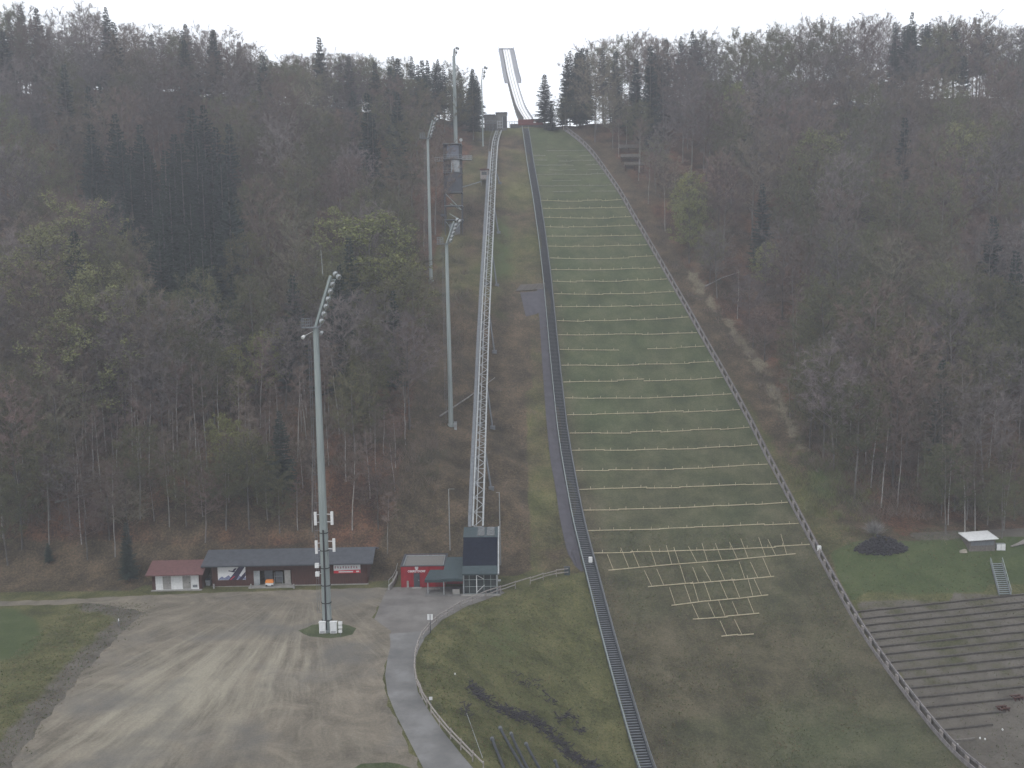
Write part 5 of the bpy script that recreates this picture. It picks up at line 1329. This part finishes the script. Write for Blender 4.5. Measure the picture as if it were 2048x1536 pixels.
# tufts, dead leaves and weeds on the open ground
mb = MB(); n_ = 0
lefte = [(1200,300),(1225,290),(1270,240),(1340,170),(1440,90),(1536,20),(1600,-20)]
while n_ < 34000:
    x = rr.uniform(-62, 75); D = rr.uniform(90, 158); t_ = float(T(x, D)); a_, b__ = float(xl(t_)), float(xr(t_)); z = None; px1 = 0
    if a_+.7 < x < b__-.5: z = float(P(t_))+.03
    elif x > b__+1: z = gz(x, D) if (t_ > 140 or rr.random() < .35) else None
    elif x < a_-2.2 and (x > float(xf(D))+.6 or D > 153): z = gz(x, D)
    elif D < 146:
        z0_ = gz(x, D); px1, py1 = proj((x, D, z0_))
        if py1 > 1206 and px1 < np.interp(py1, [q[0] for q in lefte], [q[1] for q in lefte])+rr.gauss(0, 14): z = z0_
    if z is None: n_ += (rr.random() < .02); continue
    k_ = rr.random(); mi = 0 if k_ < .45 else 1 if k_ < .8 else 2
    for _ in range(3):
        p = Vector((x+rr.gauss(0,.12), D+rr.gauss(0,.12), z-.02)); d = Vector((rr.gauss(0,.5), rr.gauss(0,.5), 1 if mi < 2 else .35)).normalized(); s = d.cross(rv(rr)).normalized()*rr.uniform(.03,.06); i = len(mb.v)
        mb.v += [tuple(p-s), tuple(p+s), tuple(p+d*rr.uniform(.10,.26))]; mb.f.append((i,i+1,i+2)); mb.m.append(mi)
    n_ += 1
o = mb.build('grass_tufts', [mat('green tufts', (.045,.065,.022), (.085,.105,.042), 1, .9), mat('dry tufts', (.09,.08,.042), (.17,.15,.09), 1, .9), mat('dead leaves', (.05,.032,.022), (.13,.08,.05), 1, .9)]); struct(o, 'stuff'); o['label'] = 'short grass tufts and dead leaves on the open ground'
# pale shrub above the brush heap
b_ = G(1748, 1072); r_ = thing('flowering_shrub', 'pale twiggy shrub behind the brushwood heap', 'shrub', b_)
mb = MB()
for _ in range(700):
    d = Vector((rr.gauss(0,.55), rr.gauss(0,.5), 1)).normalized(); l = rr.uniform(1,3.2); p = d*l*.6; s = d.cross(rv(rr)).normalized()*.03; td = (d+rv(rr)*.6).normalized(); i = len(mb.v); mb.v += [tuple(p-s), tuple(p+s), tuple(p+td*rr.uniform(.5,1.3))]; mb.f.append((i,i+1,i+2)); mb.m.append(0)
mb.build('branches', bark_p, r_)
mb = MB()
for k in range(7): a = k*.9; mb.tube([(0,0,-.3),(math.cos(a)*.5,math.sin(a)*.4,1.2),(math.cos(a)*1.0,math.sin(a)*.8,2.2)],[.06,.04,.015],4)
mb.build('stem', bark, r_)
# fallen trunks
for k, (a, b_, lab) in enumerate((((110,1008),(215,985),'fallen grey trunk lying on the red leaves at the lower left'),((1410,575),(1480,548),'fallen pale trunk beside the upper timber barrier'),((1700,745),(1750,785),'fallen dark trunk on the leaf floor of the right forest'),((880,835),(990,760),'thin fallen trunk near the second mast foot'))):
    p, q = G(*a), G(*b_); o = MB().tube([(p[0],p[1],p[2]+.25),((p[0]+q[0])/2,(p[1]+q[1])/2,gz((p[0]+q[0])/2,(p[1]+q[1])/2,.45)),(q[0],q[1],q[2]+.5)],[.17,.13,.06],6).build('fallen_trunk', bark_p if k != 2 else bark, None, V(p)); tag(o, lab, 'fallen trunk')
#@@LIGHT
# ------------------------------------------------------------------ light
w = bpy.data.worlds.new('World'); S.world = w; w.use_nodes = True; nt = w.node_tree
bg = nt.nodes['Background']; sky = nt.nodes.new('ShaderNodeTexSky'); sky.sky_type = 'NISHITA'; sky.sun_disc = False
SE, SR = math.radians(48), math.radians(215)
sky.sun_elevation = SE; sky.sun_rotation = SR
mx = nt.nodes.new('ShaderNodeMix'); mx.data_type = 'RGBA'; mx.inputs[0].default_value = .88
nt.links.new(sky.outputs[0], mx.inputs[6]); mx.inputs[7].default_value = (13.3, 13.6, 14.2, 1)
nt.links.new(mx.outputs[2], bg.inputs[0]); bg.inputs[1].default_value = .12
sl = bpy.data.lights.new('sun', 'SUN'); sl.energy = 1.4; sl.angle = math.radians(16); sl.color = (1, .97, .93)
so = bpy.data.objects.new('sun', sl); COL.objects.link(so)
dv = Vector((math.sin(SR)*math.cos(SE), math.cos(SR)*math.cos(SE), math.sin(SE)))
so.rotation_euler = dv.to_track_quat('Z', 'Y').to_euler()
hm = bpy.data.materials.new('haze air'); hm.use_nodes = True; hn = hm.node_tree; hn.nodes.remove(hn.nodes['Principled BSDF'])
pv = hn.nodes.new('ShaderNodeVolumePrincipled'); pv.inputs['Color'].default_value = (.80, .83, .90, 1); pv.inputs['Density'].default_value = .00062; pv.inputs['Anisotropy'].default_value = .2
hn.links.new(pv.outputs[0], hn.nodes['Material Output'].inputs['Volume'])
mb = MB(); zt = 165.0
mb.box(-905, 905, -255, 805, float(ZZ.min())-1, zt)
hz = mb.build('haze', hm); struct(hz, 'stuff')
S.view_settings.view_transform = 'Standard'; S.view_settings.look = 'None'; S.view_settings.exposure = -.12; S.view_settings.gamma = 1
S.cycles.volume_bounces = 1; S.cycles.max_bounces = 6; S.cycles.diffuse_bounces = 3; S.cycles.transparent_max_bounces = 8
